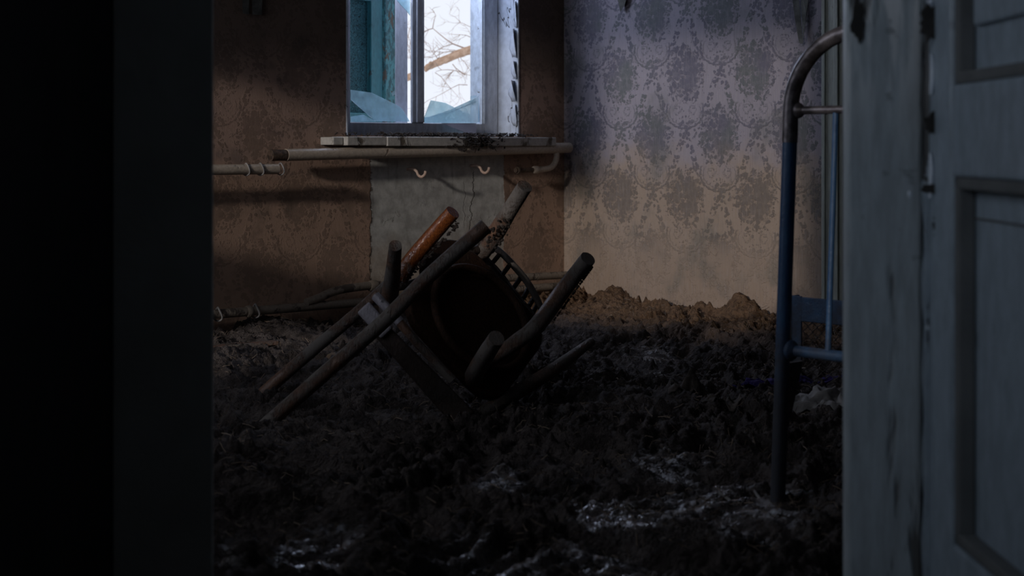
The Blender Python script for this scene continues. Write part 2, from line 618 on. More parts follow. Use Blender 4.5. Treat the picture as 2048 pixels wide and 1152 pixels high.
def mud_mat():
    m = Mat('wet_brown_mud', 0.85, 0, 0.4)
    co = m.coords()
    X, Y, Z = m.sep(co)
    n1 = m.noise(co, 9, 5, 0.65)
    n2 = m.noise(co, 55, 5, 0.7)
    st = m.noise(m.scale(co, (1.0, 3.0, 1.0)), 90, 3, 0.6, 1.5)
    c = m.mix(n1.ss(0.35, 0.65), (0.050, 0.041, 0.038), (0.172, 0.145, 0.136))
    # paler, warmer colour towards the right wall
    rel = m.nt.nodes.new('ShaderNodeVectorMath')
    near_wall = ((X * 0.682 + Y * 0.731) + (n1 - 0.5) * 0.8).ss(4.35, 5.2)
    c = m.mix(near_wall * 0.85, c, (0.28, 0.165, 0.09))
    c = m.mix(near_wall * n2.ss(0.55, 0.4) * 0.6, c, (0.08, 0.05, 0.035))
    c = m.mix(st.ss(0.62, 0.72) * 0.35, c, (0.20, 0.16, 0.12))
    m.link(c, 'Base Color')

    def spot(px, py, r):
        Yp = CZ * F / (py - HZ)
        Xp = (px - 1024) / F * Yp
        d = ((X - Xp) * (X - Xp) + (Y - Yp) * (Y - Yp) * 0.35).sqrt()
        return d.ss(r, r * 0.3)
    wet = spot(1235, 1030, 0.16).max(spot(1460, 1010, 0.25) * 0.8).max(spot(640, 1120, 0.12)).max(spot(980, 1150, 0.14)) \
        .max(spot(1000, 960, 0.10) * 0.8).max(spot(1330, 920, 0.16) * 0.7).max(spot(1300, 700, 0.14) * 0.6).max(spot(450, 1140, 0.06)) \
        .max(spot(1210, 1140, 0.16))
    wn2 = m.noise(co, 16, 4, 0.65).ss(0.44, 0.54)
    wetm = wet * wn2
    g = wetm.inv() * 0.70 + 0.10
    m.link(g, 'Roughness')
    m.link(wetm * 1.0 + 0.12, 'Specular IOR Level')
    m.bump((n2 * 1.0 + st * 0.4 + m.noise(co, 170, 3, 0.7) * 0.6 + m.voro(m.scale(co, (1, 2.2, 1)), 60) * 0.5) * (wetm * 0.88).inv(), 0.026, 1.0)
    return m.m


M['mud'] = mud_mat()
M['straw'] = simple('dirty_straw', (0.07, 0.05, 0.036), (0.22, 0.165, 0.12), 9, 0.7)
M['straw_dark'] = simple('mud_clumps', (0.018, 0.013, 0.011), (0.04, 0.03, 0.024), 60, 0.8, bump=0.006)


def muddy_wood(name, base, dark, lo=0.42, hi=0.62, rough=0.4, mud=(0.085, 0.072, 0.062), spec=0.5):
    m = Mat(name, rough, 0, spec)
    co = m.coords()
    n = m.noise(co, 9, 4, 0.6)
    g = m.noise(m.scale(co, (3, 3, 1)), 60, 4, 0.7)
    c = m.mix(g.ss(0.3, 0.7), dark, base)
    mk = (n + (g - 0.5) * 0.3).ss(lo, hi)
    c = m.mix(mk, c, mud)
    m.link(c, 'Base Color')
    m.link(mk * 0.4 + rough, 'Roughness')
    m.bump(g * 0.5 + mk * 1.2 + m.noise(co, 220, 3) * 0.3, 0.004, 0.9)
    return m.m


M['wood_grey'] = muddy_wood('mud_coated_chair_wood', (0.20, 0.115, 0.075), (0.10, 0.05, 0.032), 0.40, 0.56, 0.42, (0.135, 0.118, 0.105))
M['wood_orange'] = muddy_wood('glossy_orange_varnish', (0.20, 0.062, 0.016), (0.07, 0.02, 0.008), 0.60, 0.70, 0.08, spec=0.9)
M['wood_dark'] = muddy_wood('dark_chair_wood', (0.04, 0.026, 0.020), (0.02, 0.014, 0.011), 0.5, 0.7, 0.6, (0.035, 0.029, 0.026), spec=0.2)
M['seat'] = muddy_wood('dark_muddy_seat', (0.06, 0.03, 0.018), (0.02, 0.012, 0.009), 0.55, 0.72, 0.7, (0.04, 0.03, 0.025), spec=0.1)
M['wood_pale'] = muddy_wood('pale_wet_wood', (0.30, 0.28, 0.31), (0.21, 0.19, 0.21), 0.6, 0.7, 0.4, (0.12, 0.10, 0.09))
M['pipe'] = painted('cream_pipe_paint', (0.42, 0.35, 0.28), (0.12, 0.08, 0.055), 0.60, 0.70, 14, 0.4, (1, 1, 1))
M['pipe_mud'] = painted('muddy_pipe_paint', (0.20, 0.165, 0.13), (0.07, 0.055, 0.045), 0.50, 0.62, 14, 0.6, (1, 1, 1))
M['pipe_rust'] = simple('rusty_pipe_end', (0.06, 0.045, 0.035), (0.13, 0.085, 0.06), 60, 0.6, 0.3)
M['hook'] = simple('pink_painted_hook', (0.40, 0.27, 0.21), (0.50, 0.37, 0.30), 40, 0.5)
M['bed_blue'] = painted('blue_bed_paint', (0.045, 0.115, 0.27), (0.12, 0.11, 0.12), 0.62, 0.68, 26, 0.35, (1, 1, 1))
def bed_paint():
    m = Mat('muddy_blue_bed_paint', 0.4, 0, 0.4)
    co = m.coords()
    z = m.sep(co)[2]
    n = m.noise(co, 22, 4, 0.65)
    f = m.noise(co, 140, 3, 0.7)
    c = m.mix(n.ss(0.35, 0.65), (0.030, 0.075, 0.165), (0.042, 0.10, 0.20))
    c = m.mix(f.ss(0.62, 0.70) * 0.35, c, (0.10, 0.11, 0.13))
    mk = (z + (n - 0.5) * 0.35).ss(0.42, 0.20)
    c = m.mix(mk * 0.88, c, (0.055, 0.052, 0.053))
    m.link(c, 'Base Color')
    m.link(mk * 0.35 + 0.38, 'Roughness')
    m.bump(f * 0.6 + mk * n, 0.003, 0.8)
    return m.m


M['bed_blue'] = bed_paint()
M['bed_metal'] = simple('bare_dark_bed_steel', (0.07, 0.062, 0.065), (0.20, 0.18, 0.19), 30, 0.36, 0.6, 0.001)
M['wire'] = simple('rusty_wire', (0.06, 0.05, 0.05), (0.12, 0.10, 0.09), 50, 0.6, 0.4)
M['bark'] = simple('peeled_branch', (0.55, 0.36, 0.25), (0.75, 0.55, 0.42), 30, 0.8, bump=0.02)
M['twig'] = simple('twigs', (0.32, 0.25, 0.23), (0.48, 0.38, 0.34), 30, 0.8)
M['cloth'] = simple('dirty_white_cloth', (0.20, 0.19, 0.185), (0.30, 0.285, 0.275), 14, 0.85, bump=0.004)
M['cloth_brown'] = simple('muddy_cloth', (0.05, 0.042, 0.036), (0.11, 0.09, 0.078), 14, 0.9, bump=0.006)
M['purple'] = simple('purple_cloth', (0.025, 0.015, 0.10), (0.05, 0.03, 0.17), 40, 0.8, bump=0.006)
M['paper'] = simple('torn_paper', (0.05, 0.05, 0.045), (0.13, 0.13, 0.12), 14, 0.9)
M['blanket'] = simple('shading_blanket_cloth', (0.1, 0.1, 0.11), (0.14, 0.14, 0.15), 14, 0.9)
M['potato'] = simple('muddy_potato_skin', (0.17, 0.12, 0.08), (0.22, 0.16, 0.11), 30, 0.8)

# ------------------------------------------------------------------ room shell
H = 2.8
LW = 4.2             # length of the back wall up to the left wall
TK = 0.335
W1 = dict(s0=0.30, s1=1.297, z0=0.79, z1=2.05)

wb = MB()
wb.box((-TK, -TK, -0.1), (W1['s0'], 0, H))
wb.box((W1['s1'], -TK, -0.1), (LW, 0, H))
wb.box((W1['s0'], -TK, -0.1), (W1['s1'], 0, W1['z0']))
wb.box((W1['s0'], -TK, W1['z1']), (W1['s1'], 0, H))
tag(wb.build('wall_back', M['paper_back'], room=True), kind='structure')

wr = MB()
wr.box((-0.3, 0.0, -0.1), (0, 1.60, H))
wr.box((-0.3, 1.60, 2.1), (0, 2.4, H))
wr.box((-0.3, 2.4, -0.1), (0, 6.7, H))
tag(wr.build('wall_right', M['paper_right'], room=True), kind='structure')

W2 = dict(o0=0.45, o1=2.78, z0=0.91, z1=2.36)
wl = MB()
wl.box((LW, -TK, -0.1), (LW + 0.4, W2['o0'], H))
wl.box((LW, W2['o1'], -0.1), (LW + 0.4, 2.9, H))
wl.box((LW, W2['o0'], -0.1), (LW + 0.4, W2['o1'], 0.42))
wl.box((LW, W2['o0'], 0.42), (LW + 0.4, 0.60, 0.76))      # unseen gap added below the sill to throw a sun patch on the mud
wl.box((LW, 1.45, 0.42), (LW + 0.4, W2['o1'], 0.76))
wl.box((LW, W2['o0'], 0.76), (LW + 0.4, W2['o1'], W2['z0']))
wl.box((LW, W2['o0'], W2['z1']), (LW + 0.4, W2['o1'], H))
tag(wl.build('wall_left', M['plaster_dark'], room=True), kind='structure')

DX0, DX1, DY = -0.428, 0.473, 2.15      # doorway
wf = MB()
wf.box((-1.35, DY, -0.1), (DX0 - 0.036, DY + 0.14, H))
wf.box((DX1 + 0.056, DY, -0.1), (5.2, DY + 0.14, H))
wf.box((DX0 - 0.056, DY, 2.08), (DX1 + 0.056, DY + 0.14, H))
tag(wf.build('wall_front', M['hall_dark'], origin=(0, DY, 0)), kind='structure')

fl = MB()
fl.box((-3.4, -1.4, -0.12), (5.3, 7.9, -0.06))
tag(fl.build('floor', M['wood_floor'], origin=(0, 0, 0)), kind='structure')
XL = -0.572
cl = MB()
cl.prism([R(-.3, -.33, H), R(4.6, -.33, H), R(4.6, 2.42, H), np.array([5.2, 2.29, H]), R(-.3, 6.7, H)], (0, 0, .1))
cl.box((XL - .3, -1.4, H), (1.85, 2.29, H + .1))
tag(cl.build('ceiling', M['ceiling'], origin=(0, 0, 0)), kind='structure')

# passage shell, with the window the bluish light comes from
hl = MB()
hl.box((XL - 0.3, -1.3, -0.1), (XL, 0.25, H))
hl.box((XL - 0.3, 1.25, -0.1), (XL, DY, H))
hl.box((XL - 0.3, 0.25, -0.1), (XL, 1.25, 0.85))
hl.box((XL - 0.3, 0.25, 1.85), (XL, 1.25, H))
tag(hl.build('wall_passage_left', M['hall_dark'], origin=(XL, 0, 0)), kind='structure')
hr = MB()
hr.box((1.7, -1.3, -0.1), (1.85, DY, H))
tag(hr.build('wall_passage_right', M['plaster_dark'], origin=(1.7, 0, 0)), kind='structure')
hb = MB()
hb.box((XL, -1.4, -0.1), (1.7, -1.3, H))
tag(hb.build('wall_passage_rear', M['plaster_dark'], origin=(0, -1.3, 0)), kind='structure')

# window in the passage and side window of the room: plain frames
w3 = thing('window_3', (XL - 0.15, 0.75, 0.85), kind='structure')
m_ = MB()
for a_, b_ in (((-.03, .25, .85), (.03, .30, 1.85)), ((-.03, 1.20, .85), (.03, 1.25, 1.85)), ((-.03, .30, .85), (.03, 1.2, .90)),
               ((-.03, .30, 1.80), (.03, 1.2, 1.85)), ((-.03, .73, .90), (.03, .77, 1.80))):
    m_.box((XL - 0.2 + a_[0], a_[1], a_[2]), (XL - 0.2 + b_[0], b_[1], b_[2]))
m_.build('window_frame', M['frame'], w3)

w2 = thing('window_2', R(LW + 0.3, 1.5, 0.8), kind='structure')
m_ = MB()
for s_, o_, z_ in (((4.44, 4.50), (.45, .51), (.91, 2.36)), ((4.44, 4.50), (2.72, 2.78), (.91, 2.36)), ((4.44, 4.50), (.51, 2.72), (.91, .95)),
                   ((4.44, 4.50), (.51, 2.72), (2.31, 2.36))):
    m_.box((s_[0], o_[0], z_[0]), (s_[1], o_[1], z_[1]), R)
m_.build('window_frame', M['frame'], w2)
# unseen blankets added over the side window to shape the sunlight


def hung(o0, o1, label):
    bl = MB()
    NB = 20
    top, bot = 2.65, 1.58
    vs, fs = [], []
    for j in range(9):
        for i in range(NB):
            o = o0 + (o1 - o0) * i / (NB - 1)
            zz = top + (bot - top) * j / 8 + (0.012 * math.sin(i * 1.3) if j == 8 else 0)
            vs.append(R(LW - 0.03 - 0.015 * math.sin(i * 0.9) * (j / 8), o, zz))
    for j in range(8):
        for i in range(NB - 1):
            fs.append((j * NB + i, j * NB + i + 1, (j + 1) * NB + i + 1, (j + 1) * NB + i))
    bl.add(vs, fs, True)
    bo = bl.build('shading_blanket', M['blanket'])
    bo.modifiers.new('thickness', 'SOLIDIFY').thickness = 0.012
    tag(bo, label, 'blanket', 'blankets added unseen to shade the side window')


hung(0.40, 0.84, 'wider grey blanket added unseen to shade the corner side of the side window')
hung(0.98, 1.31, 'narrow grey blanket added unseen to shade the middle of the side window')

# ------------------------------------------------------------------ window in the back wall
win = thing('window_1', R(0.8, 0, 0.79), kind='structure')
# peeling right-hand reveal (splayed plaster lining) and upper/left linings
m_ = MB()
m_.box((0.30, -0.135, 0.79), (0.306, 0.004, 2.05), R)
m_.box((1.291, -0.135, 0.79), (1.297, 0.004, 2.05), R)
m_.box((0.306, -0.135, 2.044), (1.291, 0.004, 2.05), R)
m_.build('reveal_lining', M['lining'], win)
# curled flakes of paint on the reveal edge
for (z0, z1, wd, cu) in ((1.30, 1.42, .040, .014), (1.16, 1.29, .060, .024), (1.06, 1.14, .045, .022), (0.955, 1.05, .065, .032), (0.84, 0.94, .05, .014)):
    m_ = MB()
    rows = 7
    vs, fs = [], []
    for j in range(rows):
        t = j / (rows - 1)
        zz = z0 + (z1 - z0) * t
        ww = wd * (0.35 + 0.65 * math.sin(math.pi * (0.15 + 0.8 * t))) + RNG.uniform(-.004, .004)
        for i in range(5):
            k = i / 4
            vs.append(R(0.307 + cu * k * k * (0.4 + t), -ww * (1 - k) + 0.002, zz + RNG.uniform(-.003, .003)))
    for j in range(rows - 1):
        for i in range(4):
            fs.append((j * 5 + i, j * 5 + i + 1, (j + 1) * 5 + i + 1, (j + 1) * 5 + i))
    m_.add(vs, fs, True)
    ob = m_.build('paint_flake', M['lining'], win)
    ob.modifiers.new('thickness', 'SOLIDIFY').thickness = 0.0015


def frame_box(mb, s, o, z):
    mb.box((s[0], o[0], z[0]), (s[1], o[1], z[1]), R)


# inner frame
m_ = MB()
frame_box(m_, (0.306, 0.392), (-0.152, -0.135), (0.79, 2.05))
frame_box(m_, (1.173, 1.297), (-0.152, -0.135), (0.79, 2.05))
frame_box(m_, (0.392, 1.173), (-0.152, -0.135), (0.79, 0.85))
frame_box(m_, (0.392, 1.173), (-0.152, -0.135), (1.98, 2.05))
m_.build('inner_frame', M['frame'], win, bevel=0.004)
m_ = MB()
frame_box(m_, (0.3995, 0.408), (-0.150, -0.134), (0.85, 1.98))
frame_box(m_, (0.392, 0.3995), (-0.136, -0.130), (0.85, 1.98))
m_.build('glazing_bead', M['reveal'], win)
m_ = MB()
frame_box(m_, (0.7606, 0.830), (-0.147, -0.130), (0.85, 1.98))
frame_box(m_, (0.778, 0.812), (-0.130, -0.118), (0.85, 1.98))
m_.build('mullion', M['frame'], win, bevel=0.004)
# outer frame
m_ = MB()
frame_box(m_, (0.300, 0.306), (-0.335, -0.27), (0.79, 2.05))
frame_box(m_, (1.23, 1.297), (-0.335, -0.27), (0.79, 2.05))
frame_box(m_, (0.306, 1.23), (-0.335, -0.27), (0.79, 0.835))
frame_box(m_, (0.306, 1.23), (-0.335, -0.27), (1.99, 2.05))
m_.build('outer_frame', M['reveal'], win, bevel=0.003)
m_ = MB()
frame_box(m_, (0.745, 0.813), (-0.280, -0.27), (0.835, 1.99))
m_.build('outer_mullion', M['frame'], win, bevel=0.003)
m_ = MB()
frame_box(m_, (0.30, 0.306), (-0.27, -0.152), (0.79, 2.05))
frame_box(m_, (0.306, 1.291), (-0.27, -0.152), (0.79, 0.80))
m_.build('casing_liner', M['reveal'], win)
# teal shutter closed over the left half, ajar outside the outer frame
TH = math.radians(15)


def RSH(s, o, z):
    u = (1.30 - s) * 1.333
    v = o + 0.42
    return R(1.30 - u * math.cos(TH) - v * math.sin(TH), -0.42 - u * math.sin(TH) + v * math.cos(TH), z)


def shut_box(mb, s, o, z):
    mb.box((s[0], o[0], z[0]), (s[1], o[1], z[1]), RSH)


sh = MB()
shut_box(sh, (0.803, 0.874), (-0.435, -0.40), (0.81, 2.03))
shut_box(sh, (1.18, 1.30), (-0.435, -0.40), (0.81, 2.03))
shut_box(sh, (0.874, 1.18), (-0.435, -0.40), (1.43, 1.55))
shut_box(sh, (0.874, 1.18), (-0.435, -0.40), (0.81, 0.90))
shut_box(sh, (0.874, 1.18), (-0.435, -0.40), (1.93, 2.03))
sho = sh.build('shutter', M['teal'], win, bevel=0.003)
m_ = MB()
shut_box(m_, (0.874, 1.18), (-0.432, -0.418), (0.90, 1.43))
shut_box(m_, (0.874, 1.18), (-0.432, -0.418), (1.55, 1.93))
m_.build('shutter_panel', M['teal_flaky'], sho)
m_ = MB()
shut_box(m_, (0.868, 0.874), (-0.412, -0.394), (0.90, 1.43))
m_.build('shutter_bead', M['teal'], sho)
m_ = MB()
shut_box(m_, (0.700, 0.795), (-0.43, -0.39), (0.81, 2.03))
m_.build('shutter_edge_board', M['teal_peel'], win, bevel=0.003)


# broken panes (2 mm glass pieces still standing in the sashes)
def shard(pts_px, o, name='broken_pane', lean=0.0):
    poly = []
    for px, py in pts_px:
        # intersect the view line with the plane of the sash
        k = (px - 1024) / F
        # X = .25 + s*A0 + o*E0 ; Y = 7.2 + s*A1 + o*E1 ; X = k*Y
        s = (k * (CORNER[1] + o * E[1]) - CORNER[0] - o * E[0]) / (A[0] - k * A[1])
        Yp = CORNER[1] + s * A[1] + o * E[1]
        z = CZ - (py - HZ) / F * Yp
        z = max(z, 0.795)
        poly.append(R(s, o + lean * (z - 0.85), z))
    mb = MB()
    mb.prism(poly, E * 0.002)
    return mb.build(name, M['glass'], win)


def zpx(x, y):      # coordinates read off the 3.84x window crop
    return (640 + x / 3.84, y / 3.84)


shard([zpx(235, 690), zpx(395, 712), zpx(575, 800), zpx(625, 832), zpx(690, 935), zpx(425, 932), zpx(235, 765)], -0.16)
shard([zpx(235, 895), zpx(330, 880), zpx(425, 932), zpx(235, 935)], -0.165)
shard([zpx(572, -20), zpx(690, -20), zpx(690, 120), zpx(660, 80), zpx(620, 40)], -0.158)
shard([zpx(545, 715), zpx(600, 670), zpx(640, 660), zpx(600, 700), zpx(555, 740)], -0.30)
shard([zpx(800, 945), zpx(800, 910), zpx(1000, 840), zpx(1210, 745), zpx(1215, 735), zpx(1240, 940)], -0.158)
shard([zpx(800, 900), zpx(850, 770), zpx(960, 790), zpx(1100, 860), zpx(1230, 910), zpx(1230, 945), zpx(800, 945)], -0.285)
shard([zpx(1155, 740), zpx(1210, 728), zpx(1215, 780), zpx(1200, 900), zpx(1160, 900)], -0.29)
shard([zpx(925, 945), zpx(1200, 945), zpx(1170, 1030), zpx(1100, 1022)], -0.10, lean=-0.5)
m_ = MB()      # edge of a long splinter leaning across the right pane
m_.tube([R(0.80, -0.162, 0.862), R(0.60, -0.16, 0.895), R(0.42, -0.158, 0.955)], 0.0022, 6)
m_.build('glass_splinter', M['glass'], win)

# sill board with broken left end
m_ = MB()
m_.box((0.17, 0.0, 0.745), (1.17, 0.12, 0.785), R)
m_.box((1.17, 0.0, 0.748), (1.375, 0.115, 0.785), R)
m_.box((1.378, 0.0, 0.750), (1.43, 0.09, 0.783), R)
m_.box((0.30, -0.135, 0.775), (1.297, 0.0, 0.79), R)
so = m_.build('window_sill', M['sill'], win, bevel=0.004)

# ------------------------------------------------------------------ casing on the right wall (doorway at the right)
tr = MB()
tr.box((0.0, 1.50, -0.02), (0.022, 1.60, 2.2), R)
tr.box((0.022, 1.503, -0.02), (0.030, 1.520, 2.2), R)
tr.box((0.022, 1.565, -0.02), (0.034, 1.585, 2.2), R)
tag(tr.build('trim_1', M['trim'], bevel=0.003), kind='structure')
d2 = MB()
d2.box((-0.16, 1.60, -0.02), (-0.12, 2.4, 2.1), R)
tag(d2.build('door_2', M['hall_dark']), kind='structure')

# ------------------------------------------------------------------ doorway in front
m_ = MB()
m_.box((DX1, DY - 0.03, -0.06), (DX1 + 0.108, DY, 2.2))
m_.box((DX1 + 0.036, DY, -0.06), (DX1 + 0.056, DY + 0.14, 2.08))
tag(m_.build('trim_2', M['casing'], origin=(DX1, DY, 0), bevel=0.006), kind='structure')
m_ = MB()
m_.box((DX0 - 0.142, DY - 0.007, -0.06), (DX0, DY, 2.2))
tag(m_.build('trim_3', M['hall_case'], origin=(DX0, DY, 0), bevel=0.001), kind='structure')
m_ = MB()
m_.box((DX0 - 0.14, DY - 0.028, 2.08), (DX1 + 0.108, DY - 0.002, 2.2))
tag(m_.build('trim_4', M['hall_case'], origin=(0, DY, 2.1)), kind='structure')

# right leaf, opened towards the passage
HINGE = np.array([DX1 + 0.110, DY - 0.048, 0.0])
ANG = math.radians(0.6)
LD = np.array([math.sin(ANG), -math.cos(ANG), 0])        # along the leaf, towards the viewer
LN = np.array([math.cos(ANG), math.sin(ANG), 0])         # into the leaf's thickness


def Lf(u, t, z):
    return HINGE + LD * u + LN * t + np.array([0, 0, z])


door = thing('door_1', HINGE, kind='structure')
m_ = MB()
m_.box((0.0, 0.0, 0.02), (0.107, 0.045, 2.04), Lf)
m_.box((0.107, 0.0, 0.02), (0.82, 0.045, 0.22), Lf)
m_.box((0.107, 0.0, 0.708), (0.82, 0.045, 0.830), Lf)
m_.box((0.107, 0.0, 1.92), (0.82, 0.045, 2.04), Lf)
m_.box((0.71, 0.0, 0.02), (0.82, 0.045, 2.04), Lf)
m_.build('door_frame', M['door'], door, bevel=0.005)
m_ = MB()
m_.box((0.107, 0.028, 0.22), (0.71, 0.036, 0.708), Lf)
m_.box((0.107, 0.028, 0.830), (0.71, 0.036, 1.92), Lf)
m_.build('door_panel', M['door'], door)
# recessed mouldings round the panels, darker than the leaf
m_ = MB()


def mould(u0, u1, z0, z1, w=0.017):
    for (a, b) in (((u0, z0), (u1, z0 + w)), ((u0, z1 - w), (u1, z1)), ((u0, z0), (u0 + w, z1)), ((u1 - w, z0), (u1, z1))):
        m_.box((a[0], 0.004, a[1]), (b[0], 0.0282, b[1]), Lf)


mould(0.107, 0.71, 0.22, 0.708)
mould(0.107, 0.71, 0.830, 1.92)
m_.build('panel_moulding', M['bare'], door, bevel=0.004)
# raised field in the upper panel, whose lower edge shows as a slanting line
m_ = MB()
m_.box((0.14, 0.018, 0.905), (0.67, 0.0282, 1.86), Lf)
m_.build('panel_field', M['door'], door, bevel=0.006)
# rounded hinge edge with chipped gloss paint
m_ = MB()
pts = [Lf(-0.004, 0.004, z) for z in np.linspace(0.02, 2.04, 60)]
m_.tube(pts, [0.011 + 0.0018 * math.sin(i * 1.7) + RNG.uniform(-.001, .001) for i in range(60)], 16)
m_.build('hinge_edge', M['bead'], door)
M['highlight'] = simple('glossy_highlight', (0.60, 0.68, 0.78), (0.75, 0.82, 0.90), 30, 0.12, spec=1.0)  # pale raised blobs standing in for highlights along the hinge edge
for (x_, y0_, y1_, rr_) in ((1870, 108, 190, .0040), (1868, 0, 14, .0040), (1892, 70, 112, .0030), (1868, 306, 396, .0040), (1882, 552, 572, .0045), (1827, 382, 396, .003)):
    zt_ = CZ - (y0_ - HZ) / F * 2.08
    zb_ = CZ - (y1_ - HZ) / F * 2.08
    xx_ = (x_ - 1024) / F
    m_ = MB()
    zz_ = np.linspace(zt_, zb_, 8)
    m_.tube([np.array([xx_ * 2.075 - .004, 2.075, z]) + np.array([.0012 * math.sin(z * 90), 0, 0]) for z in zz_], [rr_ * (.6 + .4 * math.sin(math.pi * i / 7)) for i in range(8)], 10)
    m_.build('edge_highlight', M['highlight'], door)
M['bare_wood'] = simple('bare_dark_wood_chip', (0.035, 0.033, 0.03), (0.06, 0.055, 0.05), 30)
for cx_, cy_, rx_, ry_ in ((1864, 248, 19, 22), (1861, 377, 24, 9), (1857, 46, 19, 32), (1873, 448, 9, 26), (1716, 36, 14, 44)):
    pp_ = []
    for k_ in range(22):
        an_ = 2 * math.pi * k_ / 22
        q_ = 1 + random.uniform(-.28, .28)
        pp_.append(P(cx_ + rx_ * q_ * math.cos(an_), cy_ + ry_ * q_ * math.sin(an_), 2.078 if cx_ > 1800 else 2.118) + np.array([0, -.008 if cx_ > 1800 else -.001, 0]))
    m_ = MB()
    m_.prism(pp_, (0, .006 if cx_ > 1800 else .0005, 0))
    m_.build('paint_chip', M['bare_wood'], door)
m_ = MB()
m_.box((0.112, 0.027, 0.652), (0.66, 0.0255, 0.655), Lf)
m_.build('panel_crack', M['bare'], door)

# ------------------------------------------------------------------ mud covering the floor
step = 0.0066
gx = np.arange(-1.75, 2.75, step)
gy = np.arange(2.32, 7.30, step)
GX, GY = np.meshgrid(gx, gy)


def mud_h(X, Y):
    wx = perlin(X * 2.3, Y * 2.3, 21) * 0.25
    wy = perlin(X * 2.3 + 9, Y * 2.3, 22) * 0.25
    X2, Y2 = X + wx, Y + wy
    h = 0.045 * perlin(X2 * 1.3, Y2 * 1.3, 1)
    b1 = np.abs(perlin(X2 * 4.2, Y2 * 4.2, 2))
    h += 0.075 * (0.28 - b1)
    b2 = np.abs(perlin(X2 * 10.0, Y2 * 11.0, 3))
    h += 0.042 * (0.25 - b2)
    b3 = np.abs(perlin(X2 * 24.0 + 3, Y2 * 26.0, 4))
    h += 0.020 * (0.25 - b3)
    h += 0.013 * perlin(X * 44.0, Y * 44.0, 5)
    h += 0.030 * (0.25 - np.abs(perlin(X2 * 15.0 + 5, Y2 * 13.0, 7)))
    h += 0.0075 * perlin(X * 83.0, Y * 83.0, 8)
    # towards the walls
    rx, ry = X - CORNER[0], Y - CORNER[1]
    s = rx * A[0] + ry * A[1]
    o = rx * E[0] + ry * E[1]
    amp = 1.0
    h = h * amp
    h += 0.075 * np.exp(-((o - 1.10) / 0.075) ** 2 - ((s - 0.03) / 0.07) ** 2)
    h += 0.05 * np.exp(-((o - 0.40) / 0.13) ** 2 - ((s - 0.05) / 0.10) ** 2)
    h += 0.03 * np.exp(-(s / 0.25) ** 2) + 0.02 * np.exp(-(o / 0.3) ** 2)
    return h


_mud_h = mud_h
PUD = [(1235, 1030, .15), (1460, 1010, .22), (640, 1120, .11), (980, 1150, .13), (1000, 960, .09), (1330, 920, .14), (1300, 700, .12), (1210, 1140, .15)]


def mud_h(X, Y):
    h = _mud_h(X, Y)
    for px, py, r0 in PUD:
        Yp = CZ * F / (py - HZ)
        Xp = (px - 1024) / F * Yp
        d = np.sqrt((X - Xp) ** 2 + .35 * (Y - Yp) ** 2)
        k = np.clip((r0 - d) / (.6 * r0), 0, 1) * .85
        h = h * (1 - k) + k * (0.25 * h - .004)
    return h


MH = mud_h(GX, GY)
rx, ry = GX - CORNER[0], GY - CORNER[1]
S_ = rx * A[0] + ry * A[1]
O_ = rx * E[0] + ry * E[1]
ny, nx = GX.shape
inside = (S_ > -0.02) & (O_ > -0.02) & (S_ < LW + 0.02)
idx = np.arange(nx * ny).reshape(ny, nx)
q = np.stack([idx[:-1, :-1], idx[:-1, 1:], idx[1:, 1:], idx[1:, :-1]], -1).reshape(-1, 4)
ins = inside.reshape(-1)
q = q[ins[q].all(1)]
used = np.unique(q)
remap = np.full(nx * ny, -1)
remap[used] = np.arange(len(used))
co = np.stack([GX.reshape(-1), GY.reshape(-1), MH.reshape(-1)], -1)[used]
q = remap[q]
me = bpy.data.meshes.new('mud_layer')
me.vertices.add(len(co))
me.vertices.foreach_set('co', co.astype(np.float32).ravel())
me.loops.add(q.size)
me.loops.foreach_set('vertex_index', q.ravel().astype(np.int32))
me.polygons.add(len(q))
me.polygons.foreach_set('loop_start', (np.arange(len(q)) * 4).astype(np.int32))
me.polygons.foreach_set('loop_total', np.full(len(q), 4, dtype=np.int32))
me.polygons.foreach_set('use_smooth', np.ones(len(q), dtype=bool))
me.update(calc_edges=True)
me.materials.append(M['mud'])
mud = bpy.data.objects.new('mud_layer', me)
COL.objects.link(mud)
tag(mud, 'thick wet churned brown mud and dung covering the whole room floor', 'mud', kind='stuff')


def ground(x, y):
    return float(mud_h(np.array([[x]]), np.array([[y]]))[0, 0])


# straw and stalks trodden into the mud
st = MB()
n = 0
while n < 7500:
    y = 2.5 + 4.6 * random.random() ** 1.0
    x = random.uniform(-0.24 * y, 0.24 * y)
    r_ = np.array([x, y, 0]) - CORNER
    s, o = r_ @ A, r_ @ E
    if s < 0.03 or o < 0.03:
        continue
    if random.random() > 0.35 + 0.65 * (0.5 + perlin(np.array([[x * 2.5]]), np.array([[y * 2.5]]), 31)[0, 0]):
        n += 1
        continue
    L = random.uniform(0.008, 0.034) * (1.5 if random.random() < .1 else 1)
    a = random.uniform(0, 2 * math.pi)
    wdt = random.uniform(0.0004, 0.0013)
    z = ground(x, y) + 0.004
    dx, dy = math.cos(a) * L / 2, math.sin(a) * L / 2
    nxx, nyy = -math.sin(a) * wdt, math.cos(a) * wdt
    tilt = random.uniform(-0.012, 0.018)
    bend = random.uniform(0, 0.006)
    p = [(x - dx, y - dy, z - tilt * .3), (x, y, z + bend), (x + dx, y + dy, z + tilt)]
    vs = []
    for c in p:
        vs += [(c[0] - nxx, c[1] - nyy, c[2]), (c[0] + nxx, c[1] + nyy, c[2]), (c[0], c[1], c[2] + wdt * 1.6)]
    st.add(vs, [(0, 1, 4, 3), (1, 2, 5, 4), (2, 0, 3, 5), (3, 4, 7, 6), (4, 5, 8, 7), (5, 3, 6, 8), (0, 2, 1), (6, 7, 8)])
    n += 1
tag(st.build('straw_litter', M['straw'], origin=(0, 4, 0)), 'short pale straw stalks scattered over the mud', 'straw', kind='stuff')

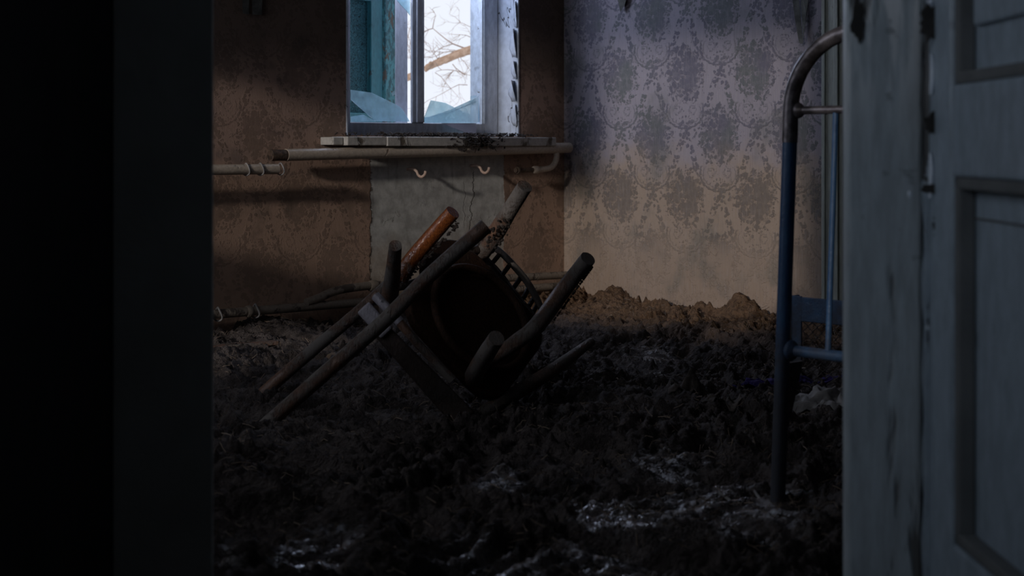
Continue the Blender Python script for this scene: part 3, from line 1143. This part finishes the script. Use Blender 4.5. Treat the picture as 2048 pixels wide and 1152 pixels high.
# lumps of dirt clinging on the window sill and the pipe
dd = MB()
for _ in range(420):
    s = random.gauss(0.80, 0.22)
    if random.random() < .25:
        s = random.uniform(0.2, 1.40)
    if not 0.2 < s < 1.41:
        continue
    o = random.uniform(0.0, 0.112)
    z = 0.788 + random.uniform(0, 0.012)
    a = random.uniform(0, math.pi)
    L = random.uniform(.006, .03)
    c = R(s, o, z)
    dv = np.array([math.cos(a) * L, math.sin(a) * L, random.uniform(-.004, .012)])
    dd.tube([c - dv / 2, c + dv * 0.1 + (0, 0, .003), c + dv / 2], random.uniform(.001, .004), 5, jitter=.4)
for _ in range(130):
    s = random.gauss(0.66, 0.07)
    zt = random.uniform(0.735, 0.79)
    c = R(s, 0.125, zt)
    dv = np.array([random.uniform(-.02, .02), 0, random.uniform(-.02, .01)])
    dd.tube([c, c + dv], random.uniform(.0015, .004), 5, jitter=.4)
tag(dd.build('sill_dirt', M['straw_dark']), 'dark straw and dirt heaped along the window sill', 'dirt', kind='stuff')

# ------------------------------------------------------------------ heating pipes
GP = 'old heating pipes on the back wall'


def pipe_thing(name, label, pts, r, loc, mat='pipe'):
    t = thing(name, loc, label, 'pipe', None)
    return t


def ring(mb, c, ax, r, wd):
    ax = np.array(ax) / np.linalg.norm(ax)
    mb.tube([np.array(c) - ax * wd, np.array(c) - ax * wd * .5, np.array(c) + ax * wd * .5, np.array(c) + ax * wd], [r * .85, r, r, r * .85], 18)


# upper manifold
t = thing('heating_pipe', R(0.9, 0.075, 0.69), 'thick cream heating pipe running just below the window sill', 'pipe', GP)
m_ = MB()
pz = lambda s: 0.738 - 0.017 * s
m_.tube([R(s, 0.085, pz(s)) for s in np.linspace(0.05, 1.66, 14)], 0.0245, 20)
m_.build('pipe_body', M['pipe'], t)
m_ = MB()
m_.tube([R(s, 0.085, pz(1.7)) for s in (1.655, 1.69, 1.733)], [0.0225, 0.0225, 0.0235], 20, caps=False)
m_.tube([R(s, 0.085, pz(1.7)) for s in (1.733, 1.734, 1.70, 1.66)], [0.0235, 0.0185, 0.018, 0.018], 20, caps=False)
m_.build('pipe_end', M['pipe_rust'], t)
m_ = MB()
m_.tube(smooth_path([R(0.14, 0.085, pz(.1) - .01), R(0.135, 0.085, 0.69), R(0.16, 0.085, 0.652), R(0.21, 0.085, 0.638), R(0.29, 0.085, 0.635)], 8), 0.0135, 16)
ring(m_, R(0.27, 0.085, 0.635), A, 0.0185, 0.016)
m_.build('elbow_branch', M['pipe'], t)
m_ = MB()
m_.tube([R(0.29, 0.085, 0.635), R(0.40, 0.085, 0.634)], 0.011, 14)
ring(m_, R(0.385, 0.085, 0.634), A, 0.018, 0.006)
m_.build('threaded_stub', M['pipe_rust'], t)

# left feed pipe
t = thing('heating_pipe', R(2.2, 0.06, 0.62), 'short cream heating pipe with wire rings entering at the left wall end', 'pipe', GP)
m_ = MB()
m_.tube([R(s, 0.115, 0.655) for s in (1.72, 1.9, 2.3, 3.2, 4.15)], 0.0205, 20)
m_.build('pipe_body', M['pipe'], t)
for s_ in (1.705, 1.80, 1.865):
    m_ = MB()
    pts = [R(s_ + .004 * math.sin(a * 2), 0.115 + .0235 * math.cos(a), 0.655 + .0235 * math.sin(a)) for a in np.linspace(0, 2 * math.pi, 22)]
    m_.tube(pts, 0.003, 6)
    m_.build('tie_ring', M['cloth'], t)

# lower pipes
t = thing('heating_pipe', R(1.8, 0.08, 0.07), 'long muddy heating pipe along the foot of the back wall', 'pipe', GP)
m_ = MB()
m_.tube([R(s, 0.08, 0.085 + 0.006 * s) for s in np.linspace(0.01, 4.15, 16)], 0.018, 16)
ring(m_, R(1.83, 0.08, 0.096), A, 0.024, 0.012)
ring(m_, R(2.02, 0.08, 0.097), A, 0.024, 0.012)
m_.build('pipe_body', M['pipe_mud'], t)
for s_ in (1.80, 1.97):
    m_ = MB()
    pts = [R(s_ + .006 * math.sin(a * 2), 0.08 + .026 * math.cos(a), 0.096 + .026 * math.sin(a)) for a in np.linspace(0, 2 * math.pi, 22)]
    m_.tube(pts, 0.004, 6)
    m_.build('tie_ring', M['cloth'], t)
t = thing('heating_pipe', R(1.2, 0.085, 0.09), 'upper of the two pipes at the foot of the back wall, with a bent end', 'pipe', GP)
m_ = MB()
m_.tube(smooth_path([R(1.56, 0.085, 0.112), R(1.50, 0.085, 0.125), R(1.42, 0.085, 0.148), R(1.30, 0.085, 0.158), R(1.10, 0.085, 0.158), R(0.05, 0.085, 0.135)], 7), 0.0175, 16)
ring(m_, R(1.22, 0.085, 0.158), A, 0.024, 0.02)
m_.build('pipe_body', M['pipe_mud'], t)
m_ = MB()
pts = [R(0.035, 0.085 + .027 * math.cos(a), 0.135 + .027 * math.sin(a)) for a in np.linspace(0, 2 * math.pi, 22)]
m_.tube(pts, 0.003, 6)
m_.build('tie_ring', M['cloth'], t)


# radiator hooks
def hook(s, z, lab):
    t = thing('radiator_hook', R(s, 0.0, z), lab, 'hook', 'radiator hooks below the window')
    m_ = MB()
    pp = smooth_path([R(s + .012, -0.005, z + .016), R(s + .006, 0.03, z + .018), R(s, 0.05, z + .008), R(s, 0.062, z - .008), R(s - .003, 0.080, z - .016),
                         R(s - .006, 0.098, z - .006), R(s - .008, 0.102, z + .010)], 6)
    m_.tube(pp, .0062, 10)
    m_.build('hook_bar', M['hook'], t)


hook(0.955, 0.628, 'pinkish radiator hook on the left of the bare plaster')
hook(0.585, 0.640, 'pinkish radiator hook above the crack at the right of the plaster')


# ------------------------------------------------------------------ overturned chairs
def chair_tube(name, pts, r, mat, parent, n=18, smooth=0, jit=0.015, flat=1.0):
    if smooth:
        pts = smooth_path(pts, smooth)
        if not np.isscalar(r):
            r = list(np.interp(np.linspace(0, 1, len(pts)), np.linspace(0, 1, len(r)), r))
    else:
        k = 14
        if len(pts) == 2:
            pts = [np.array(pts[0]) * (1 - i / k) + np.array(pts[1]) * i / k for i in range(k + 1)]
            if not np.isscalar(r):
                r = list(np.linspace(r[0], r[1], k + 1))
    mb = MB()
    mb.tube(pts, r, n, jitter=jit, flat=flat)
    return mb.build(name, M[mat], parent)


def slab(center, u, v, th, poly, mat, name, parent, bevel=0.006):
    u, v = np.array(u, float), np.array(v, float)
    nrm = np.cross(u, v)
    nrm /= np.linalg.norm(nrm)
    pts = [np.array(center) + u * a + v * b for a, b in poly]
    mb = MB()
    mb.prism(pts, nrm * th)
    return mb.build(name, M[mat], parent, bevel=bevel)


def rounded(a, b, r, k=5):
    out = []
    for cx, cy, t0 in ((a - r, b - r, 0), (-a + r, b - r, 90), (-a + r, -b + r, 180), (a - r, -b + r, 270)):
        for i in range(k + 1):
            t = math.radians(t0 + 90 * i / k)
            out.append((cx + r * math.cos(t), cy + r * math.sin(t)))
    return out


SV = np.array([0.68, 0.0, -0.73])
SS = np.array([0.42, 0.80, 0.43])
SS /= np.linalg.norm(SS)
SN = np.cross(SV, SS)
SN /= np.linalg.norm(SN)
if SN[1] > 0:
    SN = -SN

ch1 = thing('bentwood_chair', P(700, 850, 4.05) * [1, 1, 0], 'overturned muddy chair in front, its long rear post sloping down to the mud', 'chair',
            'two overturned bentwood chairs tangled together')
chair_tube('rear_post', [P(518, 862, 4.00), P(640, 755, 4.01), P(770, 640, 4.03), P(860, 550, 4.05), P(972, 452, 4.08)],
           [.0195, .0205, .0205, .0205, .0215], 'wood_grey', ch1, smooth=6)
chair_tube('rear_post', [P(955, 835, 4.18), P(1000, 805, 4.24), P(1065, 766, 4.32), P(1120, 730, 4.42), P(1183, 683, 4.56)],
           [.021, .021, .021, .019, .013], 'wood_grey', ch1, smooth=6)
chair_tube('front_leg', [P(776, 618, 4.34), P(784, 560, 4.20), P(791, 491, 4.05)], [.027, .023, .0175], 'wood_grey', ch1, smooth=5)
chair_tube('front_leg', [P(941, 762, 4.22), P(968, 715, 4.10), P(993, 676, 4.02)], [.0255, .025, .0225], 'wood_grey', ch1, smooth=5)
C1 = P(945, 650, 4.36)
slab(C1, SV, SS, 0.030, rounded(0.195, 0.20, 0.09), 'seat', 'seat', ch1)
mb = MB()
for rr in range(1):
    pts = [C1 + SV * 0.165 * math.cos(a) + SS * 0.165 * math.sin(a) + SN * 0.045 for a in np.linspace(0, 2 * math.pi, 49)]
    mb.tube(pts, 0.012, 10, caps=False)
mb.build('seat_ring', M['seat'], ch1)
chair_tube('stretcher', [P(751, 592, 4.16), P(785, 628, 4.13), P(838, 690, 4.12), P(905, 760, 4.12)], [.0125, .0125, .0125, .0125], 'wood_grey', ch1, smooth=5)
chair_tube('stretcher', [P(751, 592, 4.155), P(775, 617, 4.135), P(800, 645, 4.125)], [.0135, .0135, .0135], 'wood_pale', ch1, smooth=5)
# broad top rail
bd = P(932, 842, 4.10) - P(738, 632, 4.18)
bl_ = np.linalg.norm(bd)
bu = bd / bl_
bv = np.array([0.55, 0.15, 0.82])
bv = bv - bu * (bv @ bu)
bv /= np.linalg.norm(bv)
slab((P(738, 632, 4.18) + P(932, 842, 4.10)) / 2, bu, bv, 0.022, [(-bl_ / 2, -.024), (bl_ / 2, -.034), (bl_ / 2, .034), (-bl_ / 2, .020)], 'wood_dark', 'back_rail', ch1)
slab(P(752, 642, 4.165), bu, bv, 0.026, rounded(.050, .022, .006), 'wood_pale', 'rail_end', ch1)

ch2 = thing('bentwood_chair', P(760, 700, 4.6) * [1, 1, 0], 'overturned chair behind, with a glossy orange leg and curved spindle back', 'chair',
            'two overturned bentwood chairs tangled together')
chair_tube('rear_post', [P(505, 806, 4.42), P(600, 722, 4.43), P(700, 638, 4.45), P(765, 580, 4.47), P(806, 545, 4.50)],
           [.019, .019, .018, .018, .020], 'wood_grey', ch2, smooth=6)
o_ = chair_tube('rear_leg', [P(800, 556, 4.50), P(822, 522, 4.49), P(855, 482, 4.47), P(906, 424, 4.42)], [.026, .025, .024, .0225], 'wood_orange', ch2, smooth=6)
tag(o_, 'glossy orange varnished leg')
# mud clinging along the underside of the orange leg
mb = MB()
for i in range(110):
    t = random.random()
    c = P(818 + (918 - 818) * t, 556 + (446 - 556) * t, 4.49 - .06 * t) + np.array([random.uniform(-.008, .004), .0, random.uniform(-.006, .006)])
    mb.sphere(c, random.uniform(.0015, .0045), 8, 6, (1.3, 1, .8), jitter=.6)
mb.build('mud_crust', M['straw_dark'], o_)
lc = chair_tube('front_leg', [P(958, 512, 4.62), P(990, 468, 4.56), P(1020, 420, 4.50), P(1050, 372, 4.44)], [.028, .028, .024, .0235], 'wood_grey', ch2, smooth=5)
mb = MB()
for i in range(50):
    t = random.random() ** 2
    c = P(985 + 40 * t, 478 - 60 * t, 4.50) + np.array([random.uniform(-.03, .03), -.01, random.uniform(-.03, .02)]) * (1 - t * .6)
    mb.sphere(c, random.uniform(.002, .0055), 8, 6, (1.2, 1, .9), jitter=.6)
mb.build('mud_crust', M['straw_dark'], lc)
le = chair_tube('front_leg', [P(935, 745, 4.24), P(990, 714, 4.18), P(1035, 682, 4.16), P(1073, 652, 4.18), P(1130, 576, 4.27), P(1176, 517, 4.20)],
           [.018, .020, .022, .024, .0235, .0225], 'wood_grey', ch2, smooth=6)
mb = MB()
for i in range(90):
    t = random.random()
    c = P(1108 + (1186 - 1108) * t, 640 + (532 - 640) * t, 4.28 - .06 * t)
    mb.sphere(c, random.uniform(.0015, .004), 8, 6, jitter=.6)
mb.build('mud_crust', M['straw_dark'], le)
chair_tube('leg_stub', [P(1050, 706, 4.40), P(1037, 728, 4.42), P(1024, 750, 4.44)], [.017, .019, .020], 'wood_grey', ch2, smooth=5)
C2 = P(938, 598, 4.62)
S2 = np.array([0.30, 0.86, 0.30])
S2 /= np.linalg.norm(S2)
slab(C2, SV, S2, 0.035, [(0.2 * math.cos(a), 0.21 * math.sin(a)) for a in np.linspace(0, 2 * math.pi, 36, endpoint=False)], 'seat', 'seat', ch2)
# seat rim, the curved bar that shows left of the front post
chair_tube('seat_rim', [P(792, 574, 4.56), P(830, 566, 4.54), P(868, 546, 4.54), P(910, 515, 4.56), P(950, 500, 4.58), P(985, 498, 4.62)], .0135, 'wood_dark', ch2, smooth=6)
# spindle back: straight rail, bent hoop, spindles
ra, rb = P(950, 522, 4.66), P(1070, 668, 4.60)
rd = rb - ra
rl = np.linalg.norm(rd)
ru = rd / rl
rv = np.array([-.62, .2, -.6])
rv = rv - ru * (rv @ ru)
rv /= np.linalg.norm(rv)
slab((ra + rb) / 2, ru, rv, 0.03, [(-rl / 2, -.035), (rl / 2, -.035), (rl / 2, .035), (-rl / 2, .035)], 'wood_dark', 'lower_rail', ch2)
hoop = [(962, 492), (985, 494), (1005, 508), (1028, 532), (1050, 558), (1067, 585), (1080, 612), (1089, 640)]
chair_tube('back_hoop', [P(x, y, 4.74 - .012 * i) for i, (x, y) in enumerate(hoop)], [.012, .014, .0145, .015, .015, .015, .014, .012], 'wood_grey', ch2, smooth=6, flat=.7)
chair_tube('seat_edge', [P(984, 558, 4.56), P(1003, 585, 4.55), P(1025, 613, 4.53), P(1050, 642, 4.50)], [.003, .009, .012, .006], 'wood_grey', ch2, smooth=6)
for (a, b) in (((998, 510), (980, 532)), ((1021, 528), (1005, 549)), ((1044, 552), (1027, 576)), ((1058, 574), (1047, 596)), ((1070, 592), (1058, 612)), ((1078, 604), (1064, 628))):
    chair_tube('spindle', [P(*a, 4.70), P(*b, 4.66)], [.0075, .0075], 'wood_dark', ch2)

# ------------------------------------------------------------------ metal bed
HB = P(1548, 1008, 3.14)
HB[2] = 0.0
bed = thing('metal_bed', HB, 'blue metal bed with a curved tubular headboard behind the door', 'bed')
D_ = E            # along the headboard, towards the viewer's right


def Hb(px, py, k=0.0):
    """point of the headboard plane seen at a photo position"""
    kk = (px - 1024) / F
    b0 = np.array([0.572, 3.14])
    t_ = (kk * b0[1] - b0[0]) / (D_[0] - kk * D_[1])
    Yp = b0[1] + t_ * D_[1]
    return P(px, py, Yp)


def HT(t_, z, lean=0.0):
    return np.array([0.556 + .027 * min(z, .8) / .8 + D_[0] * t_, 3.14 + D_[1] * t_, z])


HW = 0.90
mb = MB()
mb.tube([HT(0, z) for z in np.linspace(0.0, 0.775, 10)], .0155, 20)
o_ = mb.build('post', M['bed_blue'], bed)
tag(o_, 'blue painted post')
mb = MB()
mb.tube([HT(HW, z) for z in np.linspace(0.0, 0.775, 10)], .0155, 20)
mb.build('post', M['bed_blue'], bed)
mb = MB()
pts = [HT(0, z) for z in (0.755, 0.79, 0.815)]
for a in np.linspace(0, math.pi / 2, 12)[1:]:
    pts.append(HT(0.165 * (1 - math.cos(a)), 0.815 + 0.165 * math.sin(a)))
for a in np.linspace(math.pi / 2, math.pi, 12):
    pts.append(HT(HW - 0.165 - 0.165 * math.cos(a), 0.815 + 0.165 * math.sin(a)))
pts += [HT(HW, z) for z in (0.79, 0.755)]
mb.tube(pts, .0165, 20)
o_ = mb.build('top_hoop', M['bed_metal'], bed)
tag(o_, 'bare steel curved top bar')


def rail(z, mat, r, name):
    mb = MB()
    mb.tube([HT(0.012, z), HT(HW - .012, z)], r, 16)
    ro = mb.build(name, M[mat], bed)
    for tt in (0.022, HW - 0.022):
        mb = MB()
        c0, c1 = HT(tt - .012, z), HT(tt + .012, z)
        mb.tube([c0, c0 * .7 + c1 * .3, (c0 + c1) / 2, c0 * .3 + c1 * .7, c1], [r * 1.0, r * 1.7, r * 1.95, r * 1.7, r * 1.0], 16)
        mb.build('collar', M[mat], ro)
    return ro


rail(0.822, 'bed_metal', .0085, 'upper_rail')
rail(0.322, 'bed_blue', .0115, 'lower_rail')
for tt in (0.113, 0.28, 0.45, 0.62, 0.787):
    mb = MB()
    mb.tube([HT(tt, .325), HT(tt, .60), HT(tt, .82)], .0062, 12)
    mb.build('rod', M['bed_blue'], bed)
# dark tapered plate behind the post
mb = MB()
b0 = P(1566, 730, 3.30)
mb.prism([P(1566, 728, 3.30), P(1606, 722, 3.34), P(1592, 790, 3.32), P(1578, 850, 3.30), P(1566, 860, 3.28)], (0, .012, 0))
mb.build('tapered_plate', M['wire'], bed)
# sprung mesh base: angle-iron end frame, side rails and net
NP = P(1592, 600, 3.80)
NP[2] = 0.0


def N_(t_, z, off=0.0):
    return np.array([NP[0] + D_[0] * t_ + A[0] * -off, NP[1] + D_[1] * t_ - A[1] * off, z])


for tt in (0.0, 0.86):
    mb = MB()
    mb.box((tt - .016, -.0, .20), (tt + .016, .006, .368), lambda a, b, c: N_(a, c, b))
    mb.box((tt - .016, -.0, .20), (tt - .010, .030, .368), lambda a, b, c: N_(a, c, b))
    mb.build('base_leg', M['bed_blue'], bed, bevel=.002)
mb = MB()
mb.box((0.016, -.002, .305), (0.845, .006, .366), lambda a, b, c: N_(a, c, b))
mb.build('end_board', M['bed_blue'], bed, bevel=.002)
mb = MB()
nw = 30
for k in range(nw):
    pts = []
    t0 = 0.02 + k * 0.0275
    for j in range(12):
        z = 0.305 - j * 0.0125
        pts.append(N_(t0 + (0.0138 if j % 2 else 0.0), z, 0.004 + (0.003 if j % 2 else -0.003)))
    mb.tube(pts, .0016, 5)
    pts = []
    for j in range(12):
        z = 0.305 - j * 0.0125
        pts.append(N_(t0 + (0.0 if j % 2 else 0.0138) + 0.0138, z, 0.004 + (-0.003 if j % 2 else 0.003)))
    mb.tube(pts, .0016, 5)
mb.build('wire_net', M['wire'], bed)
mb = MB()
mb.tube([N_(0.84, .20), HT(HW - .02, .30)], .012, 8)
mb.build('side_rail', M['bed_blue'], bed)

# ------------------------------------------------------------------ rags, cloths and scraps lying on the mud


def cloth(name, pts_px, Y, label, cat, mat, amp=0.02, seed=1, res=26, th=0.003, sx=0.2, sy=0.14, base=None, rot=0.0, peak=None):
    """a crumpled sheet lying on the mud round the point seen at pts_px"""
    c = P(pts_px[0], pts_px[1], Y)
    vs, fs = [], []
    for j in range(res):
        for i in range(res):
            u, v = (i / (res - 1) - .5), (j / (res - 1) - .5)
            wob = 1 + .22 * math.sin(5 * math.atan2(v, u) + seed) + .12 * math.sin(9 * math.atan2(v, u) + seed * 2)
            x = u * sx * wob
            y = v * sy * wob
            xr = x * math.cos(rot) - y * math.sin(rot)
            yr = x * math.sin(rot) + y * math.cos(rot)
            fold = float(np.abs(perlin(np.array([[u * 3.2 + seed]]), np.array([[v * 2.6 + seed]]), seed)[0, 0]))
            h = (0.32 - fold) * amp * 2.2 + amp * .4
            if peak:
                h += peak[2] * max(0, 1 - math.hypot((u - peak[0]) * 3.2, (v - peak[1]) * 3.2))
            X_, Y_ = c[0] + xr, c[1] + yr
            vs.append((X_, Y_, ground(X_, Y_) * .6 + (base or 0.012) + h))
    for j in range(res - 1):
        for i in range(res - 1):
            a = j * res + i
            fs.append((a, a + 1, a + res + 1, a + res))
    mb = MB()
    mb.add(vs, fs, True)
    ob = mb.build(name, M[mat])
    ob.modifiers.new('thickness', 'SOLIDIFY').thickness = th
    tag(ob, label, cat)
    return ob


cloth('white_cloth', (1655, 808), 4.20, 'crumpled dirty white cloth lying behind the bed post', 'cloth', 'cloth', .016, 3, 26, sx=.20, sy=.14, base=.018, peak=(-.02, .1, .030))
cloth('purple_cloth', (1600, 778), 4.62, 'purple cloth trodden into the mud behind the bed post', 'cloth', 'purple', .014, 5, 24, sx=.34, sy=.12, base=.012)
cloth('brown_rag', (1385, 792), 4.45, 'muddy brown rag crumpled into a peak on the mud', 'rag', 'cloth_brown', .016, 8, 22, sx=.13, sy=.12, base=.012, peak=(0, 0, .055))
cloth('small_rag', (1440, 825), 4.22, 'small muddy rag just in front of the peaked rag', 'rag', 'cloth_brown', .014, 12, 18, sx=.10, sy=.07, base=.012)
cloth('pale_scrap', (1312, 755), 4.85, 'small pale scrap half sunk in mud left of the rags', 'scrap', 'cloth', .01, 14, 14, sx=.06, sy=.05, base=.015)

# plank lying in the mud at the left, stone-like potato, twig, pale stick near the bed foot
mb = MB()
c0, c1 = P(425, 700, 5.48), P(560, 688, 5.62)
dv = (c1 - c0) / np.linalg.norm(c1 - c0)
mb.prism([c0 + (0, -.03, 0), c1 + (0, -.03, 0), c1 + (0, .03, 0), c0 + (0, .03, 0)], (0, 0, .015))
tag(mb.build('plank', M['wood_grey'], bevel=.003), 'narrow grey plank half buried in mud near the left door casing', 'plank')
mb = MB()
mb.sphere(P(667, 718, 5.25), .028, 16, 12, (1.2, 1, .85), .03)
tag(mb.build('potato', M['potato']), 'small round muddy potato between the two sloping chair posts', 'potato')
mb = MB()
mb.tube([P(1509, 982, 3.22), P(1521, 1000, 3.18)], .0035, 8)
tag(mb.build('pale_strip', M['cloth']), 'short pale strip standing in the mud beside the bed foot', 'strip')
mb = MB()
mb.tube([P(1438, 985, 3.25), P(1462, 1002, 3.22)], .0035, 8)
tag(mb.build('stick', M['cloth']), 'short pale stick lying left of the bed foot', 'stick')
mb = MB()
mb.tube(smooth_path([P(1590, 1045, 2.99), P(1620, 1048, 2.98), P(1650, 1056, 2.95), P(1685, 1072, 2.90)], 5), .003, 8)
tag(mb.build('stick', M['straw']), 'thin curved stick lying between bed foot and door', 'stick')

# torn strips of wallpaper
def strip(pts, label, off=.015):
    mb = MB()
    mb.prism([np.array(p) for p in pts], E * 0 + (-A) * .0 + np.array([0, -.002, 0]))
    tag(mb.build('torn_wallpaper', M['paper']), label, 'wallpaper strip', 'torn wallpaper strips hanging from the walls')


def RW(px, py, off=0.02):      # point just off the right wall
    k = (px - 1024) / F
    b = CORNER + A * off
    t_ = (k * b[1] - b[0]) / (E[0] - k * E[1])
    return P(px, py, b[1] + t_ * E[1])


strip([RW(1580, -40), RW(1593, -40), RW(1600, 20), RW(1606, 88), RW(1598, 86), RW(1590, 40)], 'narrow dark torn wallpaper strip hanging above the bed')
strip([RW(1600, -40, .05), RW(1622, -40, .05), RW(1612, 30, .05), RW(1606, 86, .03)], 'wider torn wallpaper strip hanging above the bed, right one')
strip([RW(1226, -40), RW(1262, -40), RW(1250, 8), RW(1241, 24)], 'small torn wallpaper flap at the top near the corner')



def BW(px, py, off=0.02):
    k = (px - 1024) / F
    b = CORNER + E * off
    t_ = (k * b[1] - b[0]) / (A[0] - k * A[1])
    return P(px, py, b[1] + t_ * A[1])


strip([BW(483, -60), BW(497, -60), BW(498, 29), BW(486, 27)], 'thin torn wallpaper strip hanging at the top left')
strip([BW(502, -60), BW(526, -60), BW(524, 30), BW(505, 29)], 'broad torn wallpaper strip hanging at the top left')

# ------------------------------------------------------------------ bare tree outside
tree = thing('bare_tree', (-0.2, 12.2, 0.0), 'bare tree with a broken pale branch outside the window', 'tree')
mb = MB()
TY = 11.0
mb.tube(smooth_path([P(640, 230, TY + .6), P(760, 178, TY + .3), P(822, 152, TY + .1), P(836, 150, TY)], 5), .026, 10, jitter=.12)
main = smooth_path([P(848, 140, TY), P(862, 131, TY), P(890, 119, TY), P(930, 103, TY), P(985, 88, TY + .1), P(1060, 40, TY + .3), P(1120, 90, TY + .8), P(1150, 500, TY + 1.0), P(1150, 620, TY + 1)], 6)
rr = [.021 + .0006 * i for i in range(len(main))]
mb.tube(main, rr, 12, jitter=.12)
mb.tube([P(852, 138, TY - .03), P(862, 124, TY - .05)], [.016, .010], 8, jitter=.2)
mb.build('branch', M['bark'], tree)
mb = MB()
random.seed(3)


def twig(p, d, L, r, depth):
    pts = [np.array(p)]
    d = np.array(d, float)
    for _ in range(5):
        d = d + np.array([random.gauss(0, .22), random.gauss(0, .1), random.gauss(0, .22)])
        d /= np.linalg.norm(d)
        pts.append(pts[-1] + d * L / 5)
    mb.tube(pts, list(np.linspace(r, r * .4, 6)), 5)
    if depth:
        for _ in range(4):
            q_ = pts[random.randint(1, 5)]
            a = random.choice((-1, 1)) * random.uniform(.5, 1.1)
            nd = np.array([d[0] * math.cos(a) - d[2] * math.sin(a), d[1], d[0] * math.sin(a) + d[2] * math.cos(a)])
            twig(q_, nd, L * .55, r * .55, depth - 1)


for (x, y, dx, dz, L, r) in ((940, 100, -1, .55, .45, .012), (930, 104, -.9, .25, .35, .009), (880, 125, -.6, .9, .22, .006), (905, 128, .5, -.6, .25, .007), (850, 138, -.8, .5, .2, .005),
                             (935, 170, -1, .35, .42, .006), (960, 60, -1, .1, .35, .005), (870, 145, .9, -.3, .35, .005), (930, 150, -.8, .6, .3, .008), (800, 120, .5, .8, .4, .005),
                             (815, 70, .3, -.9, .3, .004), (825, 160, .1, .9, .4, .005), (920, 110, -.2, -.9, .22, .005), (955, 80, -.8, .6, .3, .006)):
    twig(P(x, y, TY), (dx, 0, dz), L * .75, r * .55, 2)
mb.build('twigs', M['twig'], tree)
tag(tree.children[-1], kind='stuff')

for o in bpy.data.objects:
    if '_org' in o:
        del o['_org']
